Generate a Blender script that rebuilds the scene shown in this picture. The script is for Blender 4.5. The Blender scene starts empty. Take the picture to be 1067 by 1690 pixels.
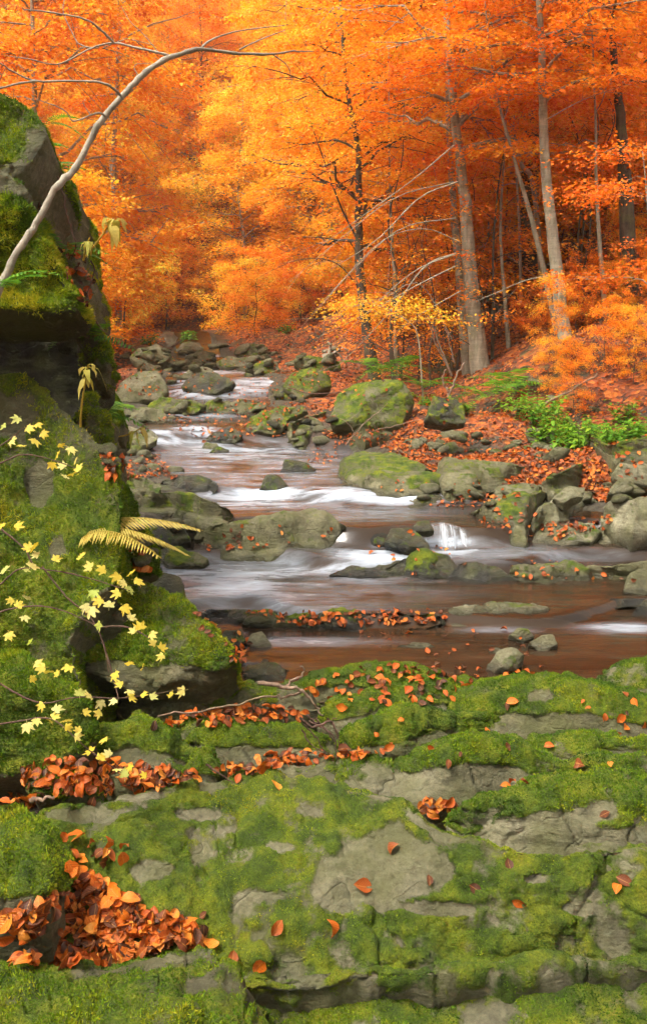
import bpy, math, random
import numpy as np
from mathutils import Vector
from mathutils.bvhtree import BVHTree

random.seed(7)
RNG = np.random.default_rng(7)
SC = bpy.context.scene
COL = SC.collection
R = math.radians

# ------------------------------------------------------------------ camera, sky, sun, exposure
CAM_H, PITCH, FPX, PW, PH = 2.0, R(10.2), 1500.0, 1067.0, 1690.0
cd = bpy.data.cameras.new('camera')
cam = bpy.data.objects.new('camera', cd)
COL.objects.link(cam)
cam.location = (0, 0, CAM_H)
cam.rotation_euler = (math.pi / 2 - PITCH, 0, 0)
cd.sensor_fit = 'VERTICAL'
cd.angle = 2 * math.atan(PH / 2 / FPX)
cd.clip_start, cd.clip_end = 0.05, 1000
SC.camera = cam

SUN_EL, SUN_AZ = R(60), R(-125)       # azimuth from +Y (view direction) towards +X
w = bpy.data.worlds.new('World')
SC.world = w
w.use_nodes = True
nt = w.node_tree
sky = nt.nodes.new('ShaderNodeTexSky')
sky.sky_type = 'NISHITA'
sky.sun_disc = False
sky.sun_elevation = SUN_EL
sky.sun_rotation = SUN_AZ
sky.dust_density = 6.0
sky.ozone_density = 0.4
hs = nt.nodes.new('ShaderNodeHueSaturation')
hs.inputs['Saturation'].default_value = 0.25          # overcast: a grey-white sky
bg = nt.nodes['Background']
bg.inputs['Strength'].default_value = 0.125
nt.links.new(sky.outputs[0], hs.inputs['Color'])
nt.links.new(hs.outputs[0], bg.inputs['Color'])
sl = bpy.data.lights.new('sun', 'SUN')
sl.energy = 1.5
sl.angle = R(14)
sl.color = (1, 0.93, 0.82)
so = bpy.data.objects.new('sun', sl)
COL.objects.link(so)
d = Vector((math.sin(SUN_AZ) * math.cos(SUN_EL), math.cos(SUN_AZ) * math.cos(SUN_EL), math.sin(SUN_EL)))
so.rotation_euler = d.to_track_quat('Z', 'Y').to_euler()
so.location = d * 60
SC.view_settings.view_transform = 'Standard'
SC.view_settings.look = 'None'
SC.view_settings.gamma = 1
SC.view_settings.exposure = 1.65
SC.cycles.use_denoising = True
SC.cycles.use_adaptive_sampling = True
SC.cycles.adaptive_threshold = 0.06
SC.cycles.adaptive_min_samples = 20
SC.cycles.max_bounces = 5
SC.cycles.diffuse_bounces = 3
SC.cycles.transmission_bounces = 3
SC.cycles.glossy_bounces = 2
SC.cycles.volume_bounces = 0
SC.cycles.caustics_reflective = False
SC.cycles.caustics_refractive = False

# ------------------------------------------------------------------ pixel <-> world
CP, SP = math.cos(PITCH), math.sin(PITCH)


def ray(px, py):
    px, py = np.asarray(px, float), np.asarray(py, float)
    cx, cy = (px - PW / 2) / FPX, -(py - PH / 2) / FPX
    return np.stack([cx, CP + cy * SP, -SP + cy * CP], -1)


def at(px, py, Y):
    r = ray(px, py)
    r = r * (np.asarray(Y, float) / r[..., 1])[..., None]
    r[..., 2] += CAM_H
    return r


def yz(py, z):
    """distance along the ground at which row py meets height z"""
    r = ray(0, py)
    return float((z - CAM_H) / r[2] * r[1])


def proj(p):
    q = p - np.array([0, 0, CAM_H])
    dep = q[..., 1] * CP - q[..., 2] * SP
    up = q[..., 1] * SP + q[..., 2] * CP
    dep = np.maximum(dep, 1e-3)
    return PW / 2 + FPX * q[..., 0] / dep, PH / 2 - FPX * up / dep


# ------------------------------------------------------------------ numpy noise
def _hash(i, j, k, s):
    h = (i.astype(np.int64) * 374761393 + j.astype(np.int64) * 668265263 + k.astype(np.int64) * 2147483647 + s * 974711) & 0xffffffff
    h = ((h ^ (h >> 13)) * 1274126177) & 0xffffffff
    h = ((h ^ (h >> 16)) * 2246822519) & 0xffffffff
    return ((h ^ (h >> 15)) & 0xffff) / 32767.5 - 1


def vnoise(p, s=0):
    f = np.floor(p)
    t = p - f
    t = t * t * t * (t * (t * 6 - 15) + 10)
    i, j, k = f[..., 0], f[..., 1], f[..., 2]
    out = 0
    for a in (0, 1):
        for b in (0, 1):
            for c in (0, 1):
                wgt = (t[..., 0] if a else 1 - t[..., 0]) * (t[..., 1] if b else 1 - t[..., 1]) * (t[..., 2] if c else 1 - t[..., 2])
                out = out + wgt * _hash(i + a, j + b, k + c, s)
    return out


def fbm(p, scale=1.0, octv=4, s=0, gain=0.5):
    out, amp = 0, 1.0
    q = p * scale + 17.3
    for o in range(octv):
        out = out + amp * vnoise(q, s + o * 13)
        q = q * 2.03 + 5.1
        amp *= gain
    return out


def sstep(a, b, x):
    t = np.clip((x - a) / (b - a), 0, 1)
    return t * t * (3 - 2 * t)


# ------------------------------------------------------------------ mesh helpers
def mesh_np(name, verts, faces, mat=None, smooth=True, attrs=None):
    me = bpy.data.meshes.new(name)
    verts = np.asarray(verts, np.float32)
    if not isinstance(faces, (list, tuple)):
        faces = [faces]
    faces = [np.asarray(f, np.int32) for f in faces if len(f)]
    nl = sum(f.size for f in faces)
    npoly = sum(len(f) for f in faces)
    me.vertices.add(len(verts))
    me.vertices.foreach_set('co', verts.ravel())
    me.loops.add(nl)
    me.loops.foreach_set('vertex_index', np.concatenate([f.ravel() for f in faces]))
    me.polygons.add(npoly)
    tot = np.concatenate([np.full(len(f), f.shape[1], np.int32) for f in faces])
    st = np.concatenate([[0], np.cumsum(tot)[:-1]]).astype(np.int32)
    me.polygons.foreach_set('loop_start', st)
    me.update(calc_edges=True)
    if smooth:
        me.shade_smooth()
    for k, v in (attrs or {}).items():
        a = me.attributes.new(k, 'FLOAT', 'POINT')
        a.data.foreach_set('value', np.asarray(v, np.float32))
    if mat:
        me.materials.append(mat)
    return me


def link(name, me, parent=None, loc=(0, 0, 0)):
    o = bpy.data.objects.new(name, me)
    COL.objects.link(o)
    o.location = loc
    if parent:
        o.parent = parent
    return o


def tag(o, label=None, cat=None, group=None, kind=None):
    for k, v in (('label', label), ('category', cat), ('group', group), ('kind', kind)):
        if v:
            o[k] = v
    return o


def empty(name, loc, label, cat, group=None):
    o = bpy.data.objects.new(name, None)
    COL.objects.link(o)
    o.location = loc
    o.empty_display_size = 0.2
    return tag(o, label, cat, group)


class Bag:
    """collects vertices, faces and attributes of one mesh"""
    def __init__(s):
        s.v, s.f, s.a, s.n = [], {}, {}, 0

    def add(s, v, f, **attrs):
        v = np.asarray(v, float).reshape(-1, 3)
        f = np.asarray(f)
        s.v.append(v)
        s.f.setdefault(f.shape[1], []).append(f + s.n)
        for k, val in attrs.items():
            s.a.setdefault(k, []).append(np.broadcast_to(np.asarray(val, float), (len(v),)))
        s.n += len(v)

    def mesh(s, name, mat, smooth=True, origin=(0, 0, 0)):
        return mesh_np(name, np.concatenate(s.v) - np.asarray(origin), [np.concatenate(x) for x in s.f.values()], mat, smooth,
                       {k: np.concatenate(x) for k, x in s.a.items()})


def tube(pts, rad, sides=6, bag=None, **attrs):
    pts = np.asarray(pts, float)
    n = len(pts)
    rad = np.broadcast_to(np.asarray(rad, float), (n,))
    t = np.gradient(pts, axis=0)
    t /= np.linalg.norm(t, axis=1)[:, None] + 1e-9
    ref = np.array([0, 0, 1.0]) if abs(t[:, 2]).mean() < 0.8 else np.array([1.0, 0, 0])
    a = np.cross(t, ref)
    a /= np.linalg.norm(a, axis=1)[:, None] + 1e-9
    b = np.cross(t, a)
    ang = np.linspace(0, 2 * math.pi, sides, endpoint=False)
    v = pts[:, None] + rad[:, None, None] * (np.cos(ang)[None, :, None] * a[:, None] + np.sin(ang)[None, :, None] * b[:, None])
    i = np.arange(n - 1)[:, None] * sides + np.arange(sides)[None]
    j = np.arange(n - 1)[:, None] * sides + (np.arange(sides)[None] + 1) % sides
    f = np.stack([i, j, j + sides, i + sides], -1).reshape(-1, 4)
    v = v.reshape(-1, 3)
    if bag is not None:
        bag.add(v, f, **attrs)
        if rad[-1] > 0.004:
            k = bag.n - sides
            bag.v.append(pts[-1:] + t[-1:] * rad[-1] * 0.4)
            for kk, val in attrs.items():
                bag.a[kk].append(np.full(1, float(val)))
            bag.f.setdefault(3, []).append(np.stack([k + np.arange(sides), k + (np.arange(sides) + 1) % sides, np.full(sides, bag.n)], -1))
            bag.n += 1
    return v, f


def smooth_path(p, n):
    """Catmull-Rom through the given points"""
    p = np.asarray(p, float)
    q = np.vstack([2 * p[0] - p[1], p, 2 * p[-1] - p[-2]])
    u = np.linspace(0, len(p) - 1 - 1e-6, n)
    i = u.astype(int)
    t = (u - i)[:, None]
    a, b, c, e = q[i], q[i + 1], q[i + 2], q[i + 3]
    return 0.5 * (2 * b + (c - a) * t + (2 * a - 5 * b + 4 * c - e) * t * t + (3 * b - a - 3 * c + e) * t ** 3)


# ------------------------------------------------------------------ materials
class M:
    def __init__(s, name):
        s.m = bpy.data.materials.new(name)
        s.m.use_nodes = True
        s.t = s.m.node_tree
        s.b = s.t.nodes['Principled BSDF']
        s.out = s.t.nodes['Material Output']

    def n(s, typ, **kw):
        nd = s.t.nodes.new('ShaderNode' + typ)
        for k, v in kw.items():
            if k.startswith('i_'):
                key = k[2:]
                nd.inputs[int(key) if key.isdigit() else key.replace('_', ' ')].default_value = v
            else:
                setattr(nd, k, v)
        return nd

    def l(s, a, b):
        s.t.links.new(a, b)

    def noise(s, vec, scale, detail=4, rough=0.55, dist=0.0):
        nd = s.n('TexNoise', i_Scale=scale, i_Detail=detail, i_Roughness=rough, i_Distortion=dist)
        s.l(vec, nd.inputs['Vector'])
        return nd.outputs['Fac']

    def ramp(s, fac, stops, interp='LINEAR'):
        nd = s.n('ValToRGB')
        cr = nd.color_ramp
        cr.interpolation = interp
        while len(cr.elements) < len(stops):
            cr.elements.new(0.5)
        for e, (p, c) in zip(cr.elements, stops):
            e.position = p
            e.color = (*c, 1) if len(c) == 3 else c
        s.l(fac, nd.inputs['Fac'])
        return nd.outputs['Color']

    def mix(s, fac, a, b, mode='MIX'):
        nd = s.n('Mix', data_type='RGBA', blend_type=mode)
        for x, idx in ((fac, 0), (a, 6), (b, 7)):
            if isinstance(x, (int, float)):
                nd.inputs[idx].default_value = x
            elif isinstance(x, tuple):
                nd.inputs[idx].default_value = (*x, 1)
            else:
                s.l(x, nd.inputs[idx])
        return nd.outputs[2]

    def math(s, op, a, b=0.0, clamp=False):
        nd = s.n('Math', operation=op, use_clamp=clamp)
        for x, idx in ((a, 0), (b, 1)):
            if isinstance(x, (int, float)):
                nd.inputs[idx].default_value = x
            else:
                s.l(x, nd.inputs[idx])
        return nd.outputs[0]

    def attr(s, name):
        return s.n('Attribute', attribute_name=name).outputs['Fac']

    def bump(s, h, strength, dist, base=None):
        nd = s.n('Bump', i_Strength=strength, i_Distance=dist)
        s.l(h, nd.inputs['Height'])
        if base:
            s.l(base, nd.inputs['Normal'])
        return nd.outputs['Normal']


BW = lambda a, b: [(a, (0, 0, 0)), (b, (1, 1, 1))]


def rock_material(name, dark, mid, light, rough=0.75):
    m = M(name)
    geo = m.n('TexCoord').outputs['Object']
    n1 = m.noise(geo, 2.6, 6, 0.6, 0.4)
    base = m.ramp(n1, [(0.25, dark), (0.5, mid), (0.75, light)])
    sp = m.ramp(m.noise(geo, 38, 5, 0.75), [(0.3, (0.40, 0.40, 0.40)), (0.7, (1.5, 1.5, 1.5))])
    base = m.mix(0.7, base, sp, 'MULTIPLY')
    bl = m.ramp(m.noise(geo, 9, 5, 0.65), BW(0.56, 0.64))
    base = m.mix(m.math('MULTIPLY', bl, 0.6), base, tuple(c * 0.42 for c in mid))
    li = m.ramp(m.noise(geo, 14, 4, 0.6, 0.6), BW(0.62, 0.68))
    base = m.mix(m.math('MULTIPLY', li, 0.45), base, (0.22, 0.225, 0.15))
    dv = m.n('VectorMath', operation='ADD')
    nzc = m.n('TexNoise', i_Scale=2.2, i_Detail=4.0)
    m.l(geo, nzc.inputs['Vector'])
    m.l(geo, dv.inputs[0])
    m.l(nzc.outputs['Color'], dv.inputs[1])
    vc = m.n('TexVoronoi', feature='DISTANCE_TO_EDGE', i_Scale=0.85)
    m.l(dv.outputs[0], vc.inputs['Vector'])
    crack = m.ramp(vc.outputs['Distance'], BW(0.0, 0.012))
    base = m.mix(m.math('SUBTRACT', 0.14, m.math('MULTIPLY', crack, 0.14)), base, tuple(c * .5 for c in dark))
    # film of algae
    al = m.ramp(m.noise(geo, 3.7, 5, 0.6), BW(0.42, 0.62))
    base = m.mix(m.math('MULTIPLY', al, 0.6), base, (0.075, 0.080, 0.018))
    wet = m.attr('wet')
    base = m.mix(m.math('MULTIPLY', wet, 0.62), base, tuple(c * .35 for c in dark))
    mo = m.attr('moss')
    nz = m.noise(geo, 20, 6, 0.7, 0.3)
    f = m.math('ADD', mo, m.math('MULTIPLY', m.math('SUBTRACT', nz, 0.5), 1.5))
    f = m.ramp(f, BW(0.34, 0.66))
    mc = m.ramp(m.noise(geo, 7, 6, 0.65), [(0.28, (0.030, 0.065, 0.003)), (0.46, (0.11, 0.17, 0.005)), (0.60, (0.24, 0.28, 0.007)), (0.68, (0.26, 0.25, 0.012)), (0.8, (0.20, 0.13, 0.02))])
    mf = m.ramp(m.noise(geo, 130, 3, 0.7), [(0.3, (0.45, 0.45, 0.45)), (0.7, (1.45, 1.45, 1.4))])
    mc = m.mix(0.8, mc, mf, 'MULTIPLY')
    mc = m.mix(1.0, mc, (0.66, 0.66, 0.64), 'MULTIPLY')
    col = m.mix(f, base, mc)
    m.l(col, m.b.inputs['Base Color'])
    rr = m.mix(f, m.mix(wet, (rough,) * 3, (0.18,) * 3), (0.95,) * 3)
    m.l(rr, m.b.inputs['Roughness'])
    m.b.inputs['Specular IOR Level'].default_value = 0.35
    map_ = m.n('Mapping')
    m.l(geo, map_.inputs['Vector'])
    map_.inputs['Scale'].default_value = (3, 3, 22)
    map_.inputs['Rotation'].default_value = (0.15, 0.1, 0)
    strata = m.noise(map_.outputs[0], 2.2, 5, 0.6)
    h = m.math('ADD', m.math('MULTIPLY', m.noise(geo, 28, 8, 0.7), 0.7), m.math('MULTIPLY', strata, 0.4))
    b1 = m.bump(m.math('ADD', h, m.math('MULTIPLY', crack, 0.15)), 0.9, 0.05)
    hm = m.math('MULTIPLY', m.math('ADD', m.noise(geo, 45, 5, 0.75), m.noise(geo, 150, 2, 0.7)), f)
    b2 = m.bump(hm, 0.7, 0.02, b1)
    m.l(b2, m.b.inputs['Normal'])
    return m.m


MAT = {}
MAT['rock'] = rock_material('mossy_sandstone', (0.038, 0.036, 0.018), (0.115, 0.105, 0.052), (0.215, 0.195, 0.105))
MAT['rock_pale'] = rock_material('pale_sandstone', (0.080, 0.074, 0.042), (0.175, 0.160, 0.092), (0.29, 0.265, 0.165))
MAT['rock_dark'] = rock_material('dark_wet_stone', (0.014, 0.013, 0.009), (0.032, 0.029, 0.02), (0.065, 0.058, 0.04), 0.35)

MAT['rock_shade'] = rock_material('cavity_shade_stone', (0.010, 0.009, 0.006), (0.022, 0.019, 0.012), (0.045, 0.038, 0.025), 0.9)  # near-black stone: the cavity's shade is put into the colour


def leaf_material(name, stops, trans=0.45, rough=0.55, rnd=0.25, attr=True, veins=False, shift=0.0):
    m = M(name)
    oi = m.n('ObjectInfo').outputs['Random']
    t = m.attr('tint') if attr else oi
    if shift:
        t = m.math('ADD', t, shift)
    if attr:
        t = m.math('ADD', t, m.math('MULTIPLY', m.math('SUBTRACT', oi, 0.5), rnd))
    col = m.ramp(t, stops)
    geo = m.n('TexCoord').outputs['Object']
    v = m.ramp(m.noise(geo, 60, 3), [(0.3, (0.75, 0.72, 0.7)), (0.7, (1.15, 1.15, 1.1))])
    col = m.mix(0.6, col, v, 'MULTIPLY')
    if veins:
        la, lv = m.attr('along'), m.attr('across')
        av = m.math('ABSOLUTE', lv)
        wv = m.math('SINE', m.math('MULTIPLY', m.math('SUBTRACT', la, m.math('MULTIPLY', av, 0.8)), 55.0))
        rib = m.math('LESS_THAN', av, 0.018)
        hgt = m.math('ADD', m.math('MULTIPLY', wv, 0.5), m.math('MULTIPLY', rib, 1.5))
        m.l(m.bump(hgt, 0.35, 0.02 if not attr else 0.0015), m.b.inputs['Normal'])
        dk = m.ramp(m.math('ADD', m.math('MULTIPLY', wv, 0.5), 0.5), [(0.0, (0.92, 0.92, 0.92)), (0.8, (1.03, 1.03, 1.03))])
        col = m.mix(0.8, col, dk, 'MULTIPLY')
        col = m.mix(m.math('MULTIPLY', rib, 0.45), col, (0.62, 0.30, 0.08))
        sp_ = m.ramp(m.noise(geo, 9 if not attr else 90, 4, 0.7), BW(0.56, 0.68))
        col = m.mix(m.math('MULTIPLY', sp_, 0.55), col, (0.12, 0.03, 0.01))
    m.l(col, m.b.inputs['Base Color'])
    m.b.inputs['Roughness'].default_value = rough
    m.b.inputs['Specular IOR Level'].default_value = 0.3
    tr = m.n('BsdfTranslucent')
    m.l(col, tr.inputs['Color'])
    mx = m.n('MixShader', i_0=trans)
    m.l(m.b.outputs[0], mx.inputs[1])
    m.l(tr.outputs[0], mx.inputs[2])
    m.l(mx.outputs[0], m.out.inputs['Surface'])
    return m.m


MAT['beech_leaf'] = leaf_material('beech_leaf_autumn', [(0.0, (0.66, 0.11, 0.010)), (0.3, (0.86, 0.22, 0.012)), (0.55, (0.90, 0.36, 0.018)), (0.78, (0.90, 0.52, 0.03)), (0.95, (0.78, 0.60, 0.05)), (1.0, (0.45, 0.48, 0.05))], 0.5, shift=.01)
MAT['fallen_leaf'] = leaf_material('fallen_leaf', [(0.0, (0.07, 0.03, 0.015)), (0.22, (0.20, 0.055, 0.013)), (0.45, (0.50, 0.11, 0.010)), (0.8, (0.72, 0.19, 0.012)), (1.0, (0.74, 0.31, 0.04))], 0.2, 0.45, attr=False, veins=True)
MAT['litter_leaf'] = leaf_material('litter_leaf', [(0.0, (0.05, 0.022, 0.010)), (0.25, (0.15, 0.036, 0.008)), (0.5, (0.38, 0.070, 0.006)), (0.8, (0.55, 0.115, 0.007)), (1.0, (0.60, 0.22, 0.03))], 0.2, 0.5, 0.0, veins=True)
MAT['maple_leaf'] = leaf_material('maple_leaf', [(0.0, (0.62, 0.46, 0.03)), (0.5, (0.68, 0.56, 0.08)), (0.8, (0.66, 0.60, 0.22)), (1.0, (0.34, 0.42, 0.04))], 0.4, attr=False)
MAT['green_leaf'] = leaf_material('green_leaf', [(0.0, (0.03, 0.11, 0.015)), (0.5, (0.10, 0.26, 0.015)), (1.0, (0.28, 0.42, 0.02))], 0.4)
MAT['moss_tuft'] = leaf_material('moss_tuft', [(0.0, (0.020, 0.055, 0.003)), (0.4, (0.095, 0.19, 0.004)), (0.75, (0.25, 0.33, 0.007)), (1.0, (0.43, 0.39, 0.018))], 0.35, 0.8, 0.1)
MAT['yellow_fern'] = leaf_material('yellow_fern', [(0.0, (0.42, 0.30, 0.04)), (0.6, (0.58, 0.46, 0.10)), (1.0, (0.40, 0.42, 0.05))], 0.45)


def bark_material(name, dark, light, moss=0.0, sx=6):
    m = M(name)
    geo = m.n('TexCoord').outputs['Object']
    mp = m.n('Mapping')
    m.l(geo, mp.inputs['Vector'])
    mp.inputs['Scale'].default_value = (sx, sx, sx * 0.3)
    n1 = m.noise(mp.outputs[0], 1.6, 6, 0.65, 0.5)
    col = m.ramp(n1, [(0.3, dark), (0.7, light)])
    mp2 = m.n('Mapping')
    m.l(geo, mp2.inputs['Vector'])
    mp2.inputs['Scale'].default_value = (2, 2, 20)
    rings = m.ramp(m.noise(mp2.outputs[0], 1.2, 4, 0.6), [(0.35, (0.72, 0.72, 0.7)), (0.6, (1.1, 1.1, 1.1))])
    col = m.mix(0.7, col, rings, 'MULTIPLY')
    g = m.ramp(m.noise(geo, 3.5, 5, 0.65), BW(0.5, 0.62))
    col = m.mix(m.math('MULTIPLY', g, 0.3 + moss), col, (0.11, 0.12, 0.03))
    m.l(col, m.b.inputs['Base Color'])
    m.b.inputs['Roughness'].default_value = 0.85
    m.l(m.bump(m.noise(mp.outputs[0], 8, 6, 0.7), 0.5, 0.02), m.b.inputs['Normal'])
    return m.m


MAT['bark'] = bark_material('beech_bark', (0.15, 0.13, 0.085), (0.38, 0.34, 0.24))
MAT['bark_dark'] = bark_material('dark_bark', (0.03, 0.022, 0.015), (0.11, 0.08, 0.05), 0.1)
MAT['bark_pale'] = bark_material('pale_bark', (0.17, 0.145, 0.10), (0.42, 0.37, 0.27))
MAT['twig'] = bark_material('twig_bark', (0.06, 0.028, 0.02), (0.15, 0.08, 0.05), 0, 20)
MAT['stick'] = bark_material('dry_stick', (0.12, 0.07, 0.045), (0.30, 0.20, 0.13), 0, 20)


def ground_material():
    m = M('leaf_covered_ground')
    geo = m.n('TexCoord').outputs['Object']
    vo = m.n('TexVoronoi', i_Scale=11.0)
    m.l(geo, vo.inputs['Vector'])
    sep = m.n('SeparateColor')
    m.l(vo.outputs['Color'], sep.inputs[0])
    leaf = m.ramp(sep.outputs[0], [(0.0, (0.05, 0.018, 0.008)), (0.35, (0.19, 0.042, 0.008)), (0.7, (0.38, 0.080, 0.008)), (1.0, (0.50, 0.16, 0.02))])
    soil = m.ramp(m.noise(geo, 9, 8, 0.75), [(0.3, (0.018, 0.014, 0.008)), (0.5, (0.055, 0.045, 0.025)), (0.7, (0.11, 0.095, 0.055))])
    f = m.ramp(m.noise(geo, 1.3, 5, 0.65), BW(0.36, 0.5))
    f = m.math('MULTIPLY', f, m.attr('litter'))
    col = m.mix(f, soil, leaf)
    g = m.ramp(m.noise(geo, 0.8, 5, 0.7), BW(0.56, 0.66))
    col = m.mix(m.math('MULTIPLY', g, 0.6), col, (0.09, 0.12, 0.02))
    m.l(col, m.b.inputs['Base Color'])
    m.b.inputs['Roughness'].default_value = 0.9
    h = m.math('ADD', m.math('MULTIPLY', vo.outputs['Distance'], 1.0), m.noise(geo, 14, 5, 0.7))
    m.l(m.bump(h, 1.0, 0.09), m.b.inputs['Normal'])
    return m.m


MAT['ground'] = ground_material()


def water_material():
    m = M('stream_water')
    geo = m.n('TexCoord').outputs['Object']
    fo = m.attr('foam')
    mp = m.n('Mapping')
    m.l(geo, mp.inputs['Vector'])
    mp.inputs['Scale'].default_value = (0.9, 4.5, 2.5)
    st = m.noise(mp.outputs[0], 4.2, 7, 0.62, 1.2)
    f = m.math('ADD', fo, m.math('MULTIPLY', m.math('SUBTRACT', st, 0.5), m.math('MULTIPLY', fo, 2.6)), True)
    deep = m.ramp(m.noise(mp.outputs[0], 0.7, 4, 0.6), [(0.3, (0.013, 0.0075, 0.0035)), (0.7, (0.046, 0.028, 0.015))])
    col = m.mix(f, deep, (0.52, 0.60, 0.68))
    m.l(col, m.b.inputs['Base Color'])
    m.l(m.mix(f, (0.16,) * 3, (0.6,) * 3), m.b.inputs['Roughness'])
    m.b.inputs['IOR'].default_value = 1.33
    h = m.noise(mp.outputs[0], 3.0, 4, 0.5)
    m.l(m.bump(h, 0.25, 0.03), m.b.inputs['Normal'])
    return m.m


MAT['water'] = water_material()

# ------------------------------------------------------------------ terrain
YK = [0, 4.6, 5.8, 7, 8, 9, 10, 11, 14, 16, 20, 25, 32, 45, 60]
XL = [-.6, -.6, -.5, -1.1, -1.4, -1.5, -1.3, -1.8, -2.7, -3.1, -3.6, -4.1, -5.0, -7.0, -11]
XR = [2.4, 2.4, 2.8, 3.2, 3.4, 3.0, 1.9, .6, .4, -.9, -1.3, -1.6, -3.3, -5.6, -9.5]
XHR_Y, XHR = [0, 6, 10, 14, 17, 20, 25, 32, 45, 60], [4, 5.5, 5.6, 4.6, 2.7, 1.6, 0.6, -.4, -2.5, -5]
XHL_Y, XHL = [0, 6, 9, 12, 16, 25, 45, 60], [-1.6, -2.2, -2.6, -4.2, -5.0, -6.8, -10, -13]
STEPS = [(6.6, .06, .08), (7.95, .10, .12), (8.6, .17, .10), (10.0, .10, .25), (14.6, .25, .5), (17.5, .12, .3), (22, .25, .6), (24, .2, .5), (32, .4, 1), (38, .5, 1.5), (45, .7, 2), (55, .8, 3)]


def level(y, x=0.0):
    y = y + 0.25 * np.sin(x * 1.7) + 0.12 * np.sin(x * 4.1 + 1)
    z = 0
    for s, dz, wd in STEPS:
        z = z + dz * sstep(s - wd, s + wd, y)
    return z


def ground_z(x, y, rough=True):
    x, y = np.asarray(x, float), np.asarray(y, float)
    lv = level(y, x)
    xl, xr = np.interp(y, YK, XL), np.interp(y, YK, XR)
    dd = np.maximum(x - xr, xl - x)
    z = lv - .24 + .29 * sstep(-.5, .35, dd)
    z = np.where(y < 5.2, z * sstep(4.5, 5.0, y) + (-.12) * (1 - sstep(4.5, 5.0, y)), z)
    z = z - .30 * (1 - sstep(2.7, 3.4, y)) * sstep(-3, 0, y)
    z = z + .05 * np.clip(dd, 0, 4)
    hr = np.clip(x - np.interp(y, XHR_Y, XHR), 0, None)
    z = z + .26 * hr + .03 * np.minimum(hr, 7) ** 2 + .2 * np.clip(hr - 7, 0, None)
    hl = np.clip(np.interp(y, XHL_Y, XHL) - x, 0, None)
    near = 1 - sstep(8, 11, y)
    z = z + hl * (.45 + .8 * near * (hl < 3)) + 2.4 * near * (hl >= 3)
    z = z + .42 * np.clip(y - 48, 0, None) ** 1.02 * sstep(48, 62, y)
    z = np.minimum(z, 60)
    if rough:
        p = np.stack([x, y, np.zeros_like(x)], -1)
        amp = np.clip(dd, 0, 2) / 2
        z = z + (.05 + .22 * amp) * fbm(p, .6, 4, 3) * np.clip(.2 + amp, 0, 1) * (y > 4.8) + .03 * fbm(p, 3, 3, 9)
    return z


GEO = []     # (verts, tris/quads) in world space, for placing things on surfaces

ys = np.concatenate([np.linspace(-14, 1.4, 24), 1.5 * (150 / 1.5) ** np.linspace(0, 1, 330)])
us = np.linspace(-1, 1, 261)
us = np.sign(us) * np.abs(us) ** 1.5
gx = us[None, :] * (14 + .85 * np.abs(ys))[:, None]
gy = np.broadcast_to(ys[:, None], gx.shape)
gz = ground_z(gx, gy)
xl_, xr_ = np.interp(gy, YK, XL), np.interp(gy, YK, XR)
litter = np.maximum(sstep(-.1, .9, np.maximum(gx - xr_ - .4, xl_ - gx - .6)), sstep(44, 50, gy))
gv = np.stack([gx, gy, gz], -1).reshape(-1, 3)


def grid_faces(nr, nc):
    i = np.arange(nr - 1)[:, None] * nc + np.arange(nc - 1)[None]
    return np.stack([i, i + 1, i + nc + 1, i + nc], -1).reshape(-1, 4)


gf = grid_faces(*gx.shape)
g = link('ground', mesh_np('ground', gv, gf, MAT['ground'], True, {'litter': litter.ravel()}))
tag(g, 'valley floor and slopes covered in fallen orange leaves', kind='structure')
GEO.append((gv, gf))

# water: one sheet that steps down over the ledges
wy = 4.95 * (66 / 4.95) ** np.linspace(0, 1, 620)
wu = np.linspace(0, 1, 150)
xl_, xr_ = np.interp(wy, YK, XL) - .35, np.interp(wy, YK, XR) + .35
wx = xl_[:, None] + (xr_ - xl_)[:, None] * wu[None]
wyy = np.broadcast_to(wy[:, None], wx.shape)
wz = level(wyy, wx)
wp = np.stack([wx, wyy, wz], -1)
foam = np.zeros(wx.shape)
# where the water is broken white: (column, row, half-width, half-height, strength) on the photographed stream
for fx, fy, rx, ry, s in [(735, 898, 62, 7, .95), (640, 915, 85, 20, .85), (700, 908, 80, 9, .7), (420, 965, 140, 28, .52), (300, 950, 60, 12, .5), (560, 940, 120, 10, .4),
                          (500, 818, 150, 13, .85), (640, 826, 80, 9, .7), (420, 835, 80, 6, .5), (400, 745, 120, 18, .40), (350, 780, 80, 14, .25), (285, 722, 70, 12, .8), (320, 712, 40, 9, .7),
                          (330, 688, 60, 7, .3), (350, 645, 85, 13, .7), (430, 632, 45, 8, .65), (310, 632, 30, 6, .8), (360, 615, 60, 4, .5), (335, 588, 25, 4, .8), (455, 592, 14, 4, .8), (1030, 1037, 70, 8, .45), (480, 1060, 150, 8, .22), (430, 770, 170, 40, .26), (450, 965, 220, 50, .30), (600, 830, 160, 30, .18), (860, 915, 160, 14, .16), (820, 1040, 60, 5, .2)]:
    qx, qy = proj(wp)
    foam = np.maximum(foam, s * np.exp(-(((qx - fx) / rx) ** 2 + ((qy - fy) / ry) ** 2) ** 1.4))
pstr = wp * np.array([1.3, 4.0, 2])
foam *= np.clip(.8 + .9 * fbm(pstr, 1.5, 4, 21), .05, 1.2)
wp[..., 2] += .012 * fbm(wp * np.array([.8, 2.5, 1]), 1.5, 3, 5) + .03 * foam * (1 + vnoise(wp * np.array([4, 6, 1]), 3))
wf = grid_faces(*wx.shape)
wobj = link('stream', mesh_np('stream', wp.reshape(-1, 3), wf, MAT['water'], True, {'foam': np.clip(foam, 0, 1).ravel()}))
tag(wobj, 'brown stream with silky white water over low ledges', kind='structure')
GEO.append((wp.reshape(-1, 3), wf))


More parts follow.
